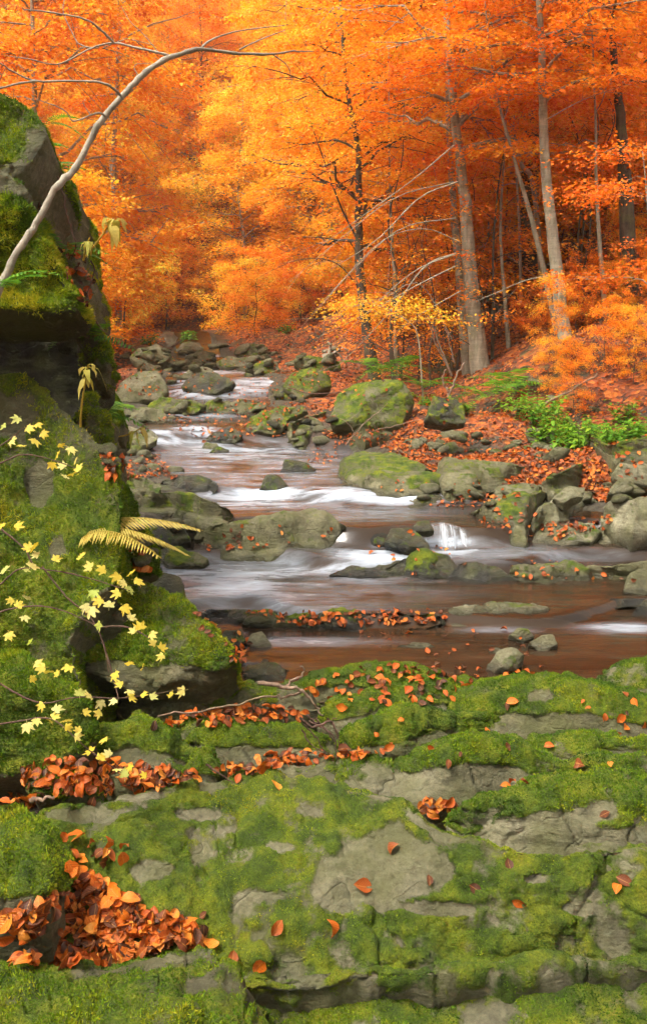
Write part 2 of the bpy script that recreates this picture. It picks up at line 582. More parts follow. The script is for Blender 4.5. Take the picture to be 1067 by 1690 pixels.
# ------------------------------------------------------------------ rocks
def moss_mask(p, nrm, amt, seed, bare=(), mf=0.0, face=0.0):
    m = amt + (.36 - .18 * mf) * fbm(p, 3.2, 4, seed) + (.22 + .3 * mf) * fbm(p, 11, 3, seed + 1) + .22 * (nrm[:, 2] - .35) - face * (1 - sstep(.35, .8, nrm[:, 2])) - 1.2 * (1 - sstep(-.55, -.1, nrm[:, 2]))
    if len(bare):
        qx, qy = proj(p)
        wob = .35 * fbm(p, 6, 3, seed + 5)
        for bx, by, rx, ry in bare:
            m = m - 1.1 * (1 - sstep(.7, 1.1, np.sqrt(((qx - bx) / rx) ** 2 + ((qy - by) / ry) ** 2) + wob))
    return m


def vert_normals(v, quads):
    a, b, c, e = v[quads[:, 0]], v[quads[:, 1]], v[quads[:, 2]], v[quads[:, 3]]
    fn = np.cross(c - a, e - b)
    out = np.zeros_like(v)
    for k in range(4):
        np.add.at(out, quads[:, k], fn)
    return out / (np.linalg.norm(out, axis=1)[:, None] + 1e-12), fn


TUFTS = 0
TINT = 0.0


def add_moss(parent, v, quads, mask, nrm, dens, h, origin, seed, front=None):
    """short moss blades on the mossy faces"""
    global TUFTS
    a, b, c, e = (v[quads[:, k]] for k in range(4))
    area = np.linalg.norm(np.cross(c - a, e - b), axis=1) / 2
    fm = mask[quads].mean(1)
    cen = (a + b + c + e) / 4
    fn = nrm[quads].mean(1)
    vis = ((np.array([0, 0, CAM_H]) - cen) * fn).sum(1) > -.25 * np.linalg.norm(cen - np.array([0, 0, CAM_H]), axis=1)
    wgt = area * sstep(.38, .62, fm) * vis
    cnt = int(min(wgt.sum() * dens, 60000))
    if cnt < 50:
        return
    rg = np.random.default_rng(seed)
    fi = rg.choice(len(quads), cnt, p=wgt / wgt.sum())
    s, t = rg.random(cnt)[:, None], rg.random(cnt)[:, None]
    pos = (a[fi] * (1 - s) + b[fi] * s) * (1 - t) + (e[fi] * (1 - s) + c[fi] * s) * t
    n = fn[fi] + rg.normal(0, .55, (cnt, 3)) + np.array([0, 0, .25])
    n /= np.linalg.norm(n, axis=1)[:, None]
    clump = fbm(pos, 14, 2, seed)
    hh = (h * (.5 + .7 * rg.random(cnt)) * (1 + .5 * clump))[:, None]
    side = np.cross(n, rg.normal(0, 1, (cnt, 3)))
    side /= np.linalg.norm(side, axis=1)[:, None]
    wd = .0028 + .0022 * rg.random(cnt)[:, None]
    pos = pos - n * .004
    vv = np.stack([pos - side * wd, pos + side * wd, pos + n * hh], 1).reshape(-1, 3)
    ff = np.arange(cnt * 3).reshape(-1, 3)
    tint = np.clip(.44 + TINT + .34 * fbm(pos, 1.6, 2, 77) + .28 * fbm(pos, 5, 3, seed + 3) + .22 * clump + rg.normal(0, .13, cnt), 0, 1)
    me = mesh_np('moss', vv - origin, ff, MAT['moss_tuft'], False, {'tint': np.repeat(tint, 3)})
    o = link('moss', me, parent)
    tag(o, kind='stuff')
    TUFTS += cnt


def finish_rock(name, v, quads, mat, label, moss, seed, group=None, bare=(), tufts=0, tuft_h=.02, mf=0.0, cat='rock', face=0.0, off=0.0):
    nrm, fn = vert_normals(v, quads)
    mask = np.clip(moss_mask(v, nrm, moss, seed, bare, mf, face) + off, 0, 1)
    v = v + nrm * (.015 * sstep(.35, .75, mask) * (.35 + np.abs(fbm(v, 11, 3, seed + 7)) * 1.5))[:, None] * (1 if tufts else .4)
    wl = level(v[:, 1], v[:, 0])
    wet = (1 - sstep(.015, .06, v[:, 2] - wl + .02 * fbm(v, 9, 2, 5))) * (v[:, 1] > 5.0) * sstep(-.9, -.3, np.minimum(v[:, 0] - np.interp(v[:, 1], YK, XL), np.interp(v[:, 1], YK, XR) - v[:, 0]))
    mask = mask * (1 - .8 * wet)
    lo, hi = v.min(0), v.max(0)
    org = np.array([(lo[0] + hi[0]) / 2, (lo[1] + hi[1]) / 2, lo[2]])
    o = link(name, mesh_np(name, v - org, quads, MAT[mat], True, {'moss': mask, 'wet': wet}), None, org)
    tag(o, label, cat, group)
    GEO.append((v, quads))
    if tufts:
        add_moss(o, v, quads, mask, nrm, tufts, tuft_h, org, seed)
    return o


def outline_rock(name, pts, ytop, ybot, hf, hb, mat, label, moss=.3, seed=1, rough=.03, cuts=5, na=150, nr=26, power=2.6, bare=(), tufts=0, tuft_h=.02, strata=0.0, mf=0.0, group=None):
    """a rock whose sloping face spans the given outline; ytop/ybot: distance of its upper and lower edge; hf/hb: bulge of the near and far side (m)"""
    rg = np.random.default_rng(seed)
    pts = np.array(pts, float)
    cl = np.vstack([pts, pts[:1]])
    seg = np.linalg.norm(np.diff(cl, axis=0), axis=1)
    s = np.concatenate([[0], np.cumsum(seg)])
    u = np.linspace(0, s[-1], na, endpoint=False)
    ring = np.stack([np.interp(u, s, cl[:, 0]), np.interp(u, s, cl[:, 1])], -1)
    for _ in range(2):
        ring = .5 * ring + .25 * np.roll(ring, 1, 0) + .25 * np.roll(ring, -1, 0)
    y0, y1 = pts[:, 1].min(), pts[:, 1].max()
    inv = lambda py: 1 / ytop + (1 / ybot - 1 / ytop) * (py - y0) / (y1 - y0)
    W = at(ring[:, 0], ring[:, 1], 1 / inv(ring[:, 1]))
    cpx = (ring * np.roll(seg.mean() * np.ones(na), 1)[:, None]).sum(0) / (seg.mean() * na)
    C = at(cpx[0], cpx[1], 1 / inv(cpx[1]))
    a = at(cpx[0] + 10, cpx[1], 1 / inv(cpx[1])) - C
    b = at(cpx[0], cpx[1] + 10, 1 / inv(cpx[1] + 10)) - C
    n = np.cross(b, a)
    n /= np.linalg.norm(n)
    if n @ (np.array([0, 0, CAM_H]) - C) < 0:
        n = -n
    t = np.linspace(0, 1, nr)[1:]
    r = np.sin(t * math.pi / 2) ** .9
    f = (1 - r ** power) ** (1 / power)
    rad = W - C
    hf = hf * (1.3 if cuts else 1)
    front = C + r[:, None, None] * rad[None] + (hf * f)[:, None, None] * n
    rb = r[::-1][1:]
    fb = f[::-1][1:]
    back = C + rb[:, None, None] * rad[None] - (hb * fb)[:, None, None] * n
    rings = np.concatenate([front, back])
    v = np.vstack([rings.reshape(-1, 3), C + hf * n, C - hb * n])
    k = len(rings)
    i = np.arange(k - 1)[:, None] * na + np.arange(na)[None]
    j = np.arange(k - 1)[:, None] * na + (np.arange(na)[None] + 1) % na
    quads = np.stack([i, i + na, j + na, j], -1).reshape(-1, 4)
    c0, c1 = k * na, k * na + 1
    ii = np.arange(0, na, 2)
    q0 = np.stack([np.full(na // 2, c0), ii, (ii + 1) % na, (ii + 2) % na], -1)
    L = (k - 1) * na
    q1 = np.stack([np.full(na // 2, c1), L + (ii + 2) % na, L + (ii + 1) % na, L + ii], -1)
    quads = np.vstack([quads, q0, q1])
    # orientation: outward
    nrm, _ = vert_normals(v, quads)
    if nrm[c0] @ n < 0:
        quads = quads[:, ::-1]
        nrm = -nrm
    size = np.linalg.norm(rad, axis=1).mean()
    mid = v.mean(0)
    # broken flat facets; the outline itself stays
    fw = np.concatenate([np.repeat(np.concatenate([f, fb]), na), [1, 1]]) ** .7
    ax1 = a / np.linalg.norm(a)
    ax2 = np.cross(n, ax1)
    for _ in range(cuts):
        th = rg.uniform(0, 6.283)
        tl = rg.uniform(.1, .95)
        pn = n + tl * (math.cos(th) * ax1 + math.sin(th) * ax2)
        pn /= np.linalg.norm(pn)
        dd = (v - C) @ pn
        lim = hf * rg.uniform(.35, .8)
        over = np.clip(dd - lim, 0, None)
        v = v - (over * .9 * fw)[:, None] * pn
    disp = rough * (1.2 * fbm(v, .9 / max(size, .12), 2, seed) + .7 * fbm(v, 3.0 / max(size, .25), 4, seed + 2) + .3 * np.abs(fbm(v, 11 / max(size, .3), 3, seed + 8)))
    if strata:
        q = v @ np.array([.12, .2, 1.0]) + .05 * fbm(v, 2.5, 3, seed + 4)
        disp = disp + strata * (np.abs(((q * 9) % 1) - .5) * 2 - .5) * sstep(-.2, .5, fbm(v, 1.7, 2, seed + 6))
    v = v + nrm * disp[:, None]
    return finish_rock(name, v, quads, mat, label, moss, seed, group, bare, tufts, tuft_h, mf)


# --- foreground slabs: a flat or humped top, a brow and a steep face down to the foot
def envelope(pts, xs):
    p = np.array(pts, float)
    q = np.roll(p, -1, 0)
    top, bot = np.full(len(xs), 1e9), np.full(len(xs), -1e9)
    for (xa, ya), (xb, yb) in zip(p, q):
        if abs(xb - xa) < 1e-6:
            continue
        t = (xs - xa) / (xb - xa)
        ok = (t >= 0) & (t <= 1)
        y = ya + (yb - ya) * t
        top = np.where(ok, np.minimum(top, y), top)
        bot = np.where(ok, np.maximum(bot, y), bot)
    return top, bot


def blur(v, k):
    for _ in range(k):
        e = np.concatenate([v[:1], v, v[-1:]])
        v = .25 * e[:-2] + .5 * e[1:-1] + .25 * e[2:]
    return v


def slab(pts, zfoot, face, label, mat='rock', moss=.6, seed=1, rise=.02, name='flat_rock', dens=26000, tuft_h=.013, rough=.02, nc=None, nr=46, mf=.4, bare=(), strata=.014, hump=.02, lean=.06, back=.13, fb=.8, rim=.55, fcn=1.0):
    """zfoot: height of the foot above the pool; face: share of the seen height that is steep face; rise: how much the ridge lies above the brow"""
    p = np.array(pts, float)
    x0, x1 = p[:, 0].min() + 2, p[:, 0].max() - 2
    nc = nc or int(np.clip((x1 - x0) / 3.0, 50, 330))
    xs = np.linspace(x0, x1, nc)
    rg = np.random.default_rng(seed)
    nz = lambda sc, k: vnoise(np.stack([xs * sc, np.full(nc, seed * 3.7), np.full(nc, k * 5.1)], -1), seed)
    top, bot = envelope(pts, xs)
    top, bot = blur(top, 2), blur(bot, 2)
    top = top + 2.0 * nz(.05, 1) + 1.2 * nz(.15, 2)
    hgt = np.maximum(bot - top, 2)
    cap = np.minimum(1, 70 / hgt)
    fc = np.clip(face + (.10 * nz(.015, 3) + .04 * nz(.05, 4)) * cap * fcn, .05, .9)
    brow = bot - hgt * fc
    ang = lambda py: PITCH + np.arctan((py - PH / 2) / FPX)
    Yf = (CAM_H - zfoot) / np.tan(ang(bot))
    Yb = Yf + lean * (1 + .5 * nz(.03, 5))
    zb = CAM_H - Yb * np.tan(ang(brow))
    ends = sstep(0, .06, np.linspace(0, 1, nc)) * sstep(0, .06, np.linspace(1, 0, nc))
    zr = zb + rise * ends
    ks = nc // 14
    Yb, zb, zr = blur(Yb, ks), blur(zb, ks), blur(zr, ks)
    Yr = np.maximum((CAM_H - zr) / np.tan(ang(top)), Yb + .02)
    zr = CAM_H - Yr * np.tan(ang(top))
    mid = lambda a_, b_, t: a_ + (b_ - a_) * t
    prof = [(Yr + back, zr - .45), (Yr + back * .8, zr - .16), (Yr + back * .4, zr - .035), (Yr, zr), (mid(Yr, Yb, .35), mid(zr, zb, .35) + hump * ends * .9), (mid(Yr, Yb, .7), mid(zr, zb, .7) + hump * ends), (Yb + .015, zb + .004), (Yb - .012, zb - .025),
            (mid(Yb, Yf, .5), mid(zb, zfoot, .5)), (Yf, np.full(nc, zfoot)), (Yf - .02, np.full(nc, zfoot - .12)), (Yf + .1, np.full(nc, zfoot - .3))]
    P3 = np.array([[a_, b_] for a_, b_ in prof])                       # k, 2, nc
    # resample the profile, denser where it shows
    k = len(P3)
    u = np.concatenate([np.linspace(0, 3, 8, endpoint=False), np.linspace(3, 9, nr - 12, endpoint=False), np.linspace(9, 11, 4)])
    i = np.minimum(u.astype(int), k - 2)
    t = (u - i)[:, None, None]
    G = P3[i] * (1 - t) + P3[i + 1] * t
    for _ in range(2):
        G[1:-1] = .25 * G[:-2] + .5 * G[1:-1] + .25 * G[2:]
    xw = (xs - PW / 2) / FPX
    depth = G[:, 0] * CP + (CAM_H - G[:, 1]) * SP
    V = np.stack([xw[None] * depth, G[:, 0], G[:, 1]], -1)
    nR = len(u)
    v = V.reshape(-1, 3)
    ii = np.arange(nR)[:, None] * nc + np.arange(nc - 1)[None]
    jj = ((np.arange(nR) + 1) % nR)[:, None] * nc + np.arange(nc - 1)[None]
    quads = np.stack([ii, jj, jj + 1, ii + 1], -1).reshape(-1, 4)
    nrm, _ = vert_normals(v, quads)
    probe = nrm.reshape(nR, nc, 3)[14, nc // 2]
    if probe[2] < 0 and probe[1] > 0:
        quads, nrm = quads[:, ::-1], -nrm
    elif probe[2] < -.2:
        quads, nrm = quads[:, ::-1], -nrm
    sc = 1 / max((x1 - x0) / FPX * Yf.mean(), .3)
    disp = rough * (1.0 * fbm(v, 2.2 * sc + 1.2, 3, seed) + .5 * fbm(v, 9, 4, seed + 2))
    q = v @ np.array([.10, .16, 1.0]) + .03 * fbm(v, 3, 3, seed + 4)
    disp = disp + strata * (sstep(.2, .5, (q * 14) % 1) - .5) * sstep(-.3, .5, fbm(v, 2.2, 2, seed + 6)) * (1 - .6 * np.clip(nrm[:, 2], 0, 1))
    # a few cracks
    cr = np.abs(fbm(v * np.array([1, 1, .4]), 2.4, 3, seed + 9))
    disp = disp - .018 * (1 - sstep(.0, .05, cr))
    v = v + nrm * disp[:, None]
    uu = np.repeat(u, nc)
    wob = .35 * fbm(v, 5, 3, seed + 12)
    off = -fb * 1.1 * sstep(6.2, 6.9, uu + wob) - rim * np.exp(-((uu - 3.05 + .1 * wob) / .22) ** 2) * sstep(-.5, .2, fbm(v, 3.5, 2, seed + 13))
    return finish_rock(name, v, quads, mat, label, moss, seed, None, bare, dens, tuft_h, mf, face=.2 * fb, off=off)


slab([(-160, 1440), (0, 1372), (80, 1343), (150, 1318), (250, 1300), (330, 1287), (395, 1277), (450, 1276), (520, 1290), (600, 1312), (680, 1340), (740, 1375), (830, 1400), (930, 1402), (1180, 1392), (1220, 1500), (1180, 1605), (960, 1592), (900, 1598), (830, 1600), (740, 1606), (600, 1612), (400, 1625), (-160, 1650)],
     -.12, .10, 'huge mossy slab across the very front with a bare grey patch', 'rock_pale', .75, 11, rise=.29, nc=330, nr=110, rough=.030, lean=.10, mf=1.0, fb=.15, strata=.005, tuft_h=.008, hump=.03, dens=30000,
     bare=[(640, 1435, 100, 62), (700, 1500, 70, 14), (560, 1480, 40, 30), (250, 1440, 45, 22), (330, 1345, 50, 16), (140, 1345, 70, 16), (880, 1450, 26, 14), (960, 1500, 36, 12), (460, 1400, 26, 10), (430, 1480, 40, 10)])
slab([(-160, 1700), (0, 1650), (300, 1640), (600, 1622), (740, 1612), (900, 1606), (1000, 1600), (1200, 1610), (1200, 1900), (-160, 1920)], -.28, .1, 'lower mossy ledge along the bottom edge under the huge slab', 'rock_pale', .6, 10, rise=.03, nc=260, nr=70, rough=.03, strata=.005, fb=.3, mf=1.0, tuft_h=.011)
slab([(-120, 1350), (0, 1336), (40, 1340), (85, 1362), (105, 1420), (110, 1480), (80, 1520), (-120, 1560)], .12, .3, 'green mossy block at the left edge above the heap of leaves', 'rock', .85, 12, rise=.05, hump=.04)
slab([(-120, 1612), (60, 1604), (180, 1592), (250, 1578), (330, 1567), (390, 1590), (440, 1680), (430, 1860), (-120, 1860)], -.02, .2, 'low mossy slab under the leaf heap at the bottom left', 'rock', .6, 13, rise=.02)
slab([(735, 1360), (760, 1338), (790, 1322), (850, 1294), (900, 1282), (1000, 1276), (1140, 1282), (1160, 1420), (1000, 1425), (850, 1420), (770, 1405)], .03, .45, 'mossy slab with grey lichen patches at the right behind the huge front slab', 'rock_pale', .78, 14, rise=.06, hump=.05, bare=[(930, 1360, 75, 26), (850, 1372, 60, 26), (990, 1340, 30, 20)])
slab([(920, 1412), (970, 1392), (1030, 1384), (1130, 1384), (1130, 1436), (1000, 1436)], .06, .3, 'thin pale grey slab edge at the right side of the front slab', 'rock_pale', .15, 15, dens=0)
slab([(636, 1300), (655, 1258), (700, 1230), (740, 1216), (800, 1213), (850, 1218), (900, 1248), (955, 1290), (940, 1310), (850, 1310), (780, 1328), (720, 1334), (660, 1322)], -.02, .6, 'humped slab with mossy top and grey face above the small leaf pool', 'rock_pale', .78, 16, hump=.05, lean=.10, bare=[(730, 1300, 110, 26)])
slab([(405, 1282), (440, 1263), (520, 1256), (600, 1250), (648, 1262), (668, 1312), (620, 1325), (560, 1318), (480, 1305)], -.04, .5, 'bare grey flat slab behind the crest of the huge front slab', 'rock_pale', .28, 17)
slab([(258, 1215), (310, 1192), (380, 1187), (450, 1192), (500, 1200), (550, 1226), (562, 1260), (500, 1264), (420, 1266), (350, 1274), (265, 1250)], -.02, .52, 'long green mossy rock between two strips of orange leaves', 'rock', 0.75, 18, hump=.05, lean=.10)
slab([(548, 1228), (600, 1192), (660, 1179), (740, 1178), (800, 1190), (862, 1215), (790, 1230), (700, 1242), (640, 1256), (570, 1260)], -.02, .5, 'smooth bright green mossy hump beside the tangle of roots', 'rock', 0.90, 19, hump=.06, lean=.08)
slab([(685, 1200), (730, 1152), (800, 1126), (860, 1118), (930, 1118), (1000, 1130), (1080, 1160), (1140, 1225), (1000, 1232), (900, 1226), (790, 1222)], -.02, .46, 'broad mossy dome nearest the right part of the pool', 'rock', 0.80, 20, hump=.08, lean=.12, bare=[(890, 1150, 26, 10)])
slab([(520, 1196), (555, 1156), (620, 1136), (700, 1122), (770, 1122), (805, 1160), (740, 1200), (640, 1208), (570, 1214)], -.02, .5, 'mossy hump dotted with leaves in the middle of the slabs', 'rock', 0.78, 21, hump=.05)
slab([(475, 1145), (535, 1108), (620, 1096), (690, 1098), (748, 1122), (700, 1156), (600, 1168), (520, 1166)], -.02, .5, 'low mossy ledge strewn with leaves along the water edge', 'rock', 0.78, 22, hump=.03)
slab([(975, 1130), (1020, 1096), (1070, 1082), (1160, 1080), (1180, 1180), (1060, 1172)], .06, .35, 'rounded mossy rock at the right edge of the near shore', 'rock_pale', .75, 23, hump=.06, lean=.12)
slab([(120, 1270), (165, 1205), (230, 1177), (272, 1198), (320, 1250), (342, 1275), (260, 1282), (190, 1285)], .06, .5, 'dark mossy rock sloping down below the overhanging wedge boulder', 'rock', .9, 24, hump=.05, lean=.15)
slab([(296, 1280), (318, 1240), (340, 1246), (376, 1298), (340, 1312), (302, 1308)], .12, .5, 'small mossy lump poking out of the leaves behind the front slab', 'rock', .9, 25, lean=.1)
slab([(190, 1165), (280, 1122), (350, 1132), (420, 1126), (500, 1130), (528, 1170), (440, 1196), (330, 1204), (210, 1202)], .05, .5, 'dark grey slab lying beneath the overhanging wedge boulder', 'rock', .3, 26, lean=.1)
slab([(815, 1245), (900, 1212), (1000, 1208), (1140, 1216), (1140, 1272), (1000, 1276), (930, 1285), (865, 1270)], -.02, .55, 'low grey and green slab in the dip right of the humped slab', 'rock', .6, 27, lean=.1)
slab([(875, 1282), (960, 1254), (1140, 1246), (1140, 1310), (980, 1308)], -.0, .5, 'narrow mossy slab at the right edge between larger slabs', 'rock', .8, 28)
slab([(390, 1114), (410, 1094), (440, 1088), (478, 1108), (474, 1132), (410, 1138)], -.02, .5, 'dark wet stone at the near shore beside the wedge boulder', 'rock_dark', .1, 29, dens=0)


# --- the rock wall on the left
TINT = .02
def wall(pts, yt, yb, hf, hb, label, moss, seed, mat='rock', name='boulder', dens=26000, **kw):
    kw.setdefault('rough', .022)
    kw.setdefault('tuft_h', .020)
    kw.setdefault('strata', .012)
    return outline_rock(name, pts, yt, yb, hf, hb, mat, label, moss, seed, tufts=dens, **kw)


wall([(-260, 150), (-100, 160), (0, 166), (30, 178), (76, 206), (79, 226), (52, 262), (38, 284), (0, 300), (-120, 340), (-260, 350)], 5.3, 4.9, .22, 1.0, 'mossy overhanging block at the very top of the rock wall', .85, 41, 'rock_pale', cuts=4, bare=[(68, 232, 16, 26), (20, 285, 40, 14)], power=5)
wall([(-200, 350), (0, 308), (38, 286), (54, 345), (0, 358), (-200, 372)], 5.15, 5.0, .12, .8, 'bare grey wedge-shaped stone jammed under the top block of the wall', .05, 42, 'rock_pale', cuts=3, power=5, rough=.03)
wall([(-260, 368), (-100, 358), (0, 352), (56, 350), (80, 400), (100, 458), (130, 500), (129, 516), (95, 524), (50, 521), (0, 524), (-260, 528)], 5.15, 4.9, .22, .45, 'big soft green mossy block in the upper wall above the dark cavity', .98, 43, 'rock_shade', cuts=2, power=4, tuft_h=.03)  # stone below the moss toned near-black to imitate shade on the underside
wall([(30, 268), (65, 262), (92, 292), (122, 315), (128, 420), (148, 468), (148, 520), (120, 530), (60, 480)], 6.0, 5.7, .2, .9, 'dark upright rock face with roots and ferns behind the upper wall', .52, 44, 'rock', cuts=5, power=3.5, bare=[(125, 370, 18, 70)])
wall([(-260, 450), (60, 450), (130, 520), (160, 552), (176, 612), (168, 640), (120, 740), (-260, 760)], 7.0, 6.6, .15, 1.0, 'bare rock with painted-in shade set back inside the cavity of the wall', .08, 45, 'rock_shade', cuts=4, dens=0, power=4, strata=0, rough=.05)
wall([(122, 548), (145, 543), (165, 558), (180, 612), (172, 630), (135, 638)], 6.2, 6.0, .12, .4, 'small dark mossy rock at the right end of the cavity', .5, 46, 'rock', cuts=3)
wall([(-260, 640), (-60, 626), (0, 622), (30, 628), (58, 660), (108, 708), (150, 752), (172, 792), (184, 840), (192, 900), (184, 960), (150, 1002), (118, 1060), (122, 1130), (130, 1165), (100, 1215), (-260, 1260)], 5.2, 4.05, .16, 1.3, 'tall bright green mossy boulder forming the lower wall', .8, 47, 'rock', cuts=2, na=220, nr=50, power=4, rough=.05, tuft_h=.022, bare=[(20, 690, 45, 40), (65, 800, 20, 32), (95, 900, 14, 20)], dens=32000)
wall([(106, 1018), (130, 977), (190, 966), (250, 970), (292, 1000), (330, 1045), (370, 1085), (390, 1106), (372, 1124), (300, 1134), (232, 1140), (180, 1122), (130, 1090), (108, 1055)], 4.9, 4.45, .15, .6, 'wedge boulder with a grey face overhanging the near shore', .72, 48, 'rock', cuts=5, power=3.2, bare=[(150, 1030, 70, 50), (190, 1120, 130, 26)], rough=.045, strata=.012)
wall([(-260, 1085), (20, 1082), (90, 1112), (140, 1162), (162, 1216), (122, 1262), (30, 1285), (-260, 1300)], 4.3, 3.75, .15, .6, 'dark green mossy lump at the foot of the wall behind yellow maple leaves', .72, 49, 'rock', cuts=3)
wall([(142, 842), (180, 790), (206, 800), (216, 850), (242, 892), (248, 942), (200, 970), (150, 965)], 5.4, 5.1, .15, .5, 'narrow mossy rock shouldered against the lower wall by the water', .75, 50, 'rock', cuts=3)
wall([(55, 1284), (110, 1264), (156, 1290), (162, 1312), (100, 1320), (58, 1316)], 3.65, 3.5, .06, .2, 'small mossy stone half buried in leaves below the wall', .7, 51, 'rock')
wall([(152, 690), (190, 645), (198, 690), (196, 720), (160, 715)], 8.4, 8.2, .2, .6, 'dark rock with green plants beside the end of the wall', .45, 52, 'rock')
wall([(150, 660), (180, 700), (176, 770), (200, 830), (170, 840), (120, 760)], 5.7, 5.4, .12, .6, 'shadowed rock ledge at the back of the lower wall', .45, 53, 'rock')


def foot_of(px, py, lift):
    """where the line of sight meets the water or the bank"""
    ys_ = np.linspace(4.5, 60, 2200)
    p = at(np.full(len(ys_), px), np.full(len(ys_), py), ys_)
    h = np.maximum(level(ys_, p[:, 0]), ground_z(p[:, 0], ys_, False))
    k = int(np.argmax(p[:, 2] <= h))
    return float(ys_[k]), float(h[k]) + lift * .4


# --- rocks in and beside the stream: foot at the water level of their row
def stream_rock(pts, label, z=None, mat='rock', moss=.15, seed=1, name='boulder', deep=.55, lift=0.0, dens=0, **kw):
    pts = np.array(pts, float)
    y0, y1 = pts[:, 1].min(), pts[:, 1].max()
    zz = z
    if z is None:
        yy, zz = foot_of(pts[:, 0].mean(), y1, lift)
    yf = yz(y1, zz)
    wm = (pts[:, 0].max() - pts[:, 0].min()) / FPX * yf
    hm = (y1 - y0) / FPX * yf
    pts[:, 1] = np.where(pts[:, 1] > y0 + .75 * (y1 - y0), pts[:, 1] + .12 * (y1 - y0) + 2, pts[:, 1])
    dd = deep * min(wm, 2.5 * hm)
    kw.setdefault('rough', .034 * min(wm, 1.2))
    kw.setdefault('na', 110)
    kw.setdefault('nr', 20)
    kw.setdefault('power', 2.4)
    kw.setdefault('strata', .007 * min(wm, 1))
    kw.setdefault('mf', .3)
    return outline_rock(name, pts, yf + dd, yf - .02, .25 * min(wm, 2.2 * hm), .45 * min(wm, 2.2 * hm), mat, label, moss, seed, tufts=dens, tuft_h=.018, **kw)


def stream_slab(pts, label, face=.4, mat='rock', moss=.3, seed=1, lift=0.0, hump=.06, lean=.12, back=.3, rise=None, dens=0, **kw):
    y1 = max(p[1] for p in pts)
    yy, zz = foot_of(np.mean([p[0] for p in pts]), y1, lift)
    hm = (y1 - min(p[1] for p in pts)) / FPX * yy
    rise = .4 * hm if rise is None else rise
    kw.setdefault('rough', .025)
    kw.setdefault('strata', .012)
    kw.setdefault('fb', .35)
    kw.setdefault('fcn', .4)
    return slab([(a, b + (4 if b > y1 - 8 else 0)) for a, b in pts], zz - .02, face, label, mat, moss, seed, rise, 'boulder', dens, .015, lean=lean, hump=hump, back=back, nr=40, **kw)


S = stream_rock
T = stream_slab
T([(310, 912), (330, 893), (350, 876), (400, 862), (480, 850), (520, 845), (546, 852), (570, 880), (584, 906), (570, 919), (450, 923), (350, 921)], 'whale-backed olive rock lying across the middle of the stream', seed=61, moss=.22, mat='rock', face=0.4, hump=0.15, lean=.15)
S([(262, 912), (290, 900), (345, 928), (338, 938), (265, 938)], 'small mossy wedge left of the whale-backed rock', seed=62, moss=.55)
T([(170, 812), (190, 800), (265, 814), (320, 816), (355, 830), (388, 850), (372, 866), (330, 862), (280, 848), (200, 858)], 'green-topped slab jutting from the left bank over a dark hollow', seed=63, moss=.45, lift=.1, face=.4, hump=.06)
S([(298, 884), (318, 860), (345, 857), (352, 872), (330, 888)], 'smooth round dark pebble under the green-topped slab', seed=64, mat='rock_dark', moss=.0, cuts=0)
S([(150, 796), (180, 780), (230, 788), (266, 800), (260, 816), (200, 816)], 'flat mossy stone on the left bank above the green-topped slab', seed=65, moss=.5, lift=.05)
S([(262, 798), (290, 786), (340, 789), (361, 801), (350, 813), (300, 813)], 'long dark wet slab at the left edge of the upper pool', seed=66, mat='rock_dark', moss=.05)
S([(540, 946), (580, 938), (640, 931), (668, 920), (690, 925), (690, 950), (600, 954)], 'thin dark flat rock in line across the stream, left end of the ledge', seed=67, mat='rock_dark', moss=.2)
S([(660, 945), (675, 920), (700, 914), (740, 918), (755, 935), (745, 955), (690, 954)], 'rounded dark rock in the middle of the stream ledge', seed=68, mat='rock_dark', moss=.35)
S([(735, 958), (750, 930), (790, 936), (830, 945), (862, 956), (850, 964), (780, 964)], 'jagged black wet rock right of the rounded one in the ledge', seed=69, mat='rock_dark', moss=.0, cuts=9)
T([(828, 960), (850, 938), (900, 931), (960, 930), (985, 945), (980, 964), (900, 966)], 'low olive rock with leaves in the right part of the ledge', seed=70, moss=.3, face=.4, hump=.05)
T([(950, 962), (975, 936), (1020, 934), (1080, 925), (1120, 930), (1120, 972), (1040, 966)], 'broad olive rock at the right end of the ledge', seed=71, moss=.25, face=.45, hump=.06)
S([(1028, 974), (1035, 952), (1060, 941), (1100, 943), (1110, 975), (1060, 980)], 'round grey stone in front of the right end of the ledge', seed=72, moss=.1)
S([(985, 1000), (1005, 988), (1040, 986), (1067, 990), (1060, 1000)], 'small low dark stone in the water near the right edge', seed=73, mat='rock_dark')
S([(1040, 1010), (1060, 992), (1110, 990), (1120, 1014), (1060, 1016)], 'brown wet stone cut by the right edge of the picture', seed=74, mat='rock_dark')
T([(728, 1014), (770, 998), (830, 992), (880, 998), (916, 1016), (900, 1028), (820, 1031), (740, 1029)], 'broad flat pale green rock resting low in the near pool', seed=75, moss=.35, mat='rock_pale', face=.25, hump=.05)
S([(836, 1052), (850, 1041), (872, 1042), (882, 1054), (862, 1060)], 'small brown stone behind two others in the near pool', seed=76, cuts=1)
S([(868, 1066), (890, 1052), (912, 1052), (920, 1066), (895, 1076)], 'small grey stone right of its neighbours in the near pool', seed=77, mat='rock_pale', cuts=1)
S([(802, 1096), (820, 1078), (850, 1075), (866, 1086), (850, 1104), (815, 1108)], 'egg-shaped pale stone nearest the shore in the near pool', seed=78, mat='rock_pale', cuts=1, moss=.05)
S([(655, 1068), (680, 1061), (705, 1062), (718, 1068), (690, 1072)], 'thin flat green stone barely above the near pool', seed=79, moss=.3)
S([(805, 1076), (820, 1068), (832, 1074), (825, 1080)], 'tiny grey stone touching floating leaves in the near pool', seed=80)
S([(328, 1018), (345, 1006), (400, 1006), (455, 1012), (450, 1024), (380, 1027)], 'short dark mossy sill at the left end of the leafy ledge', seed=81, mat='rock_dark', moss=.5)
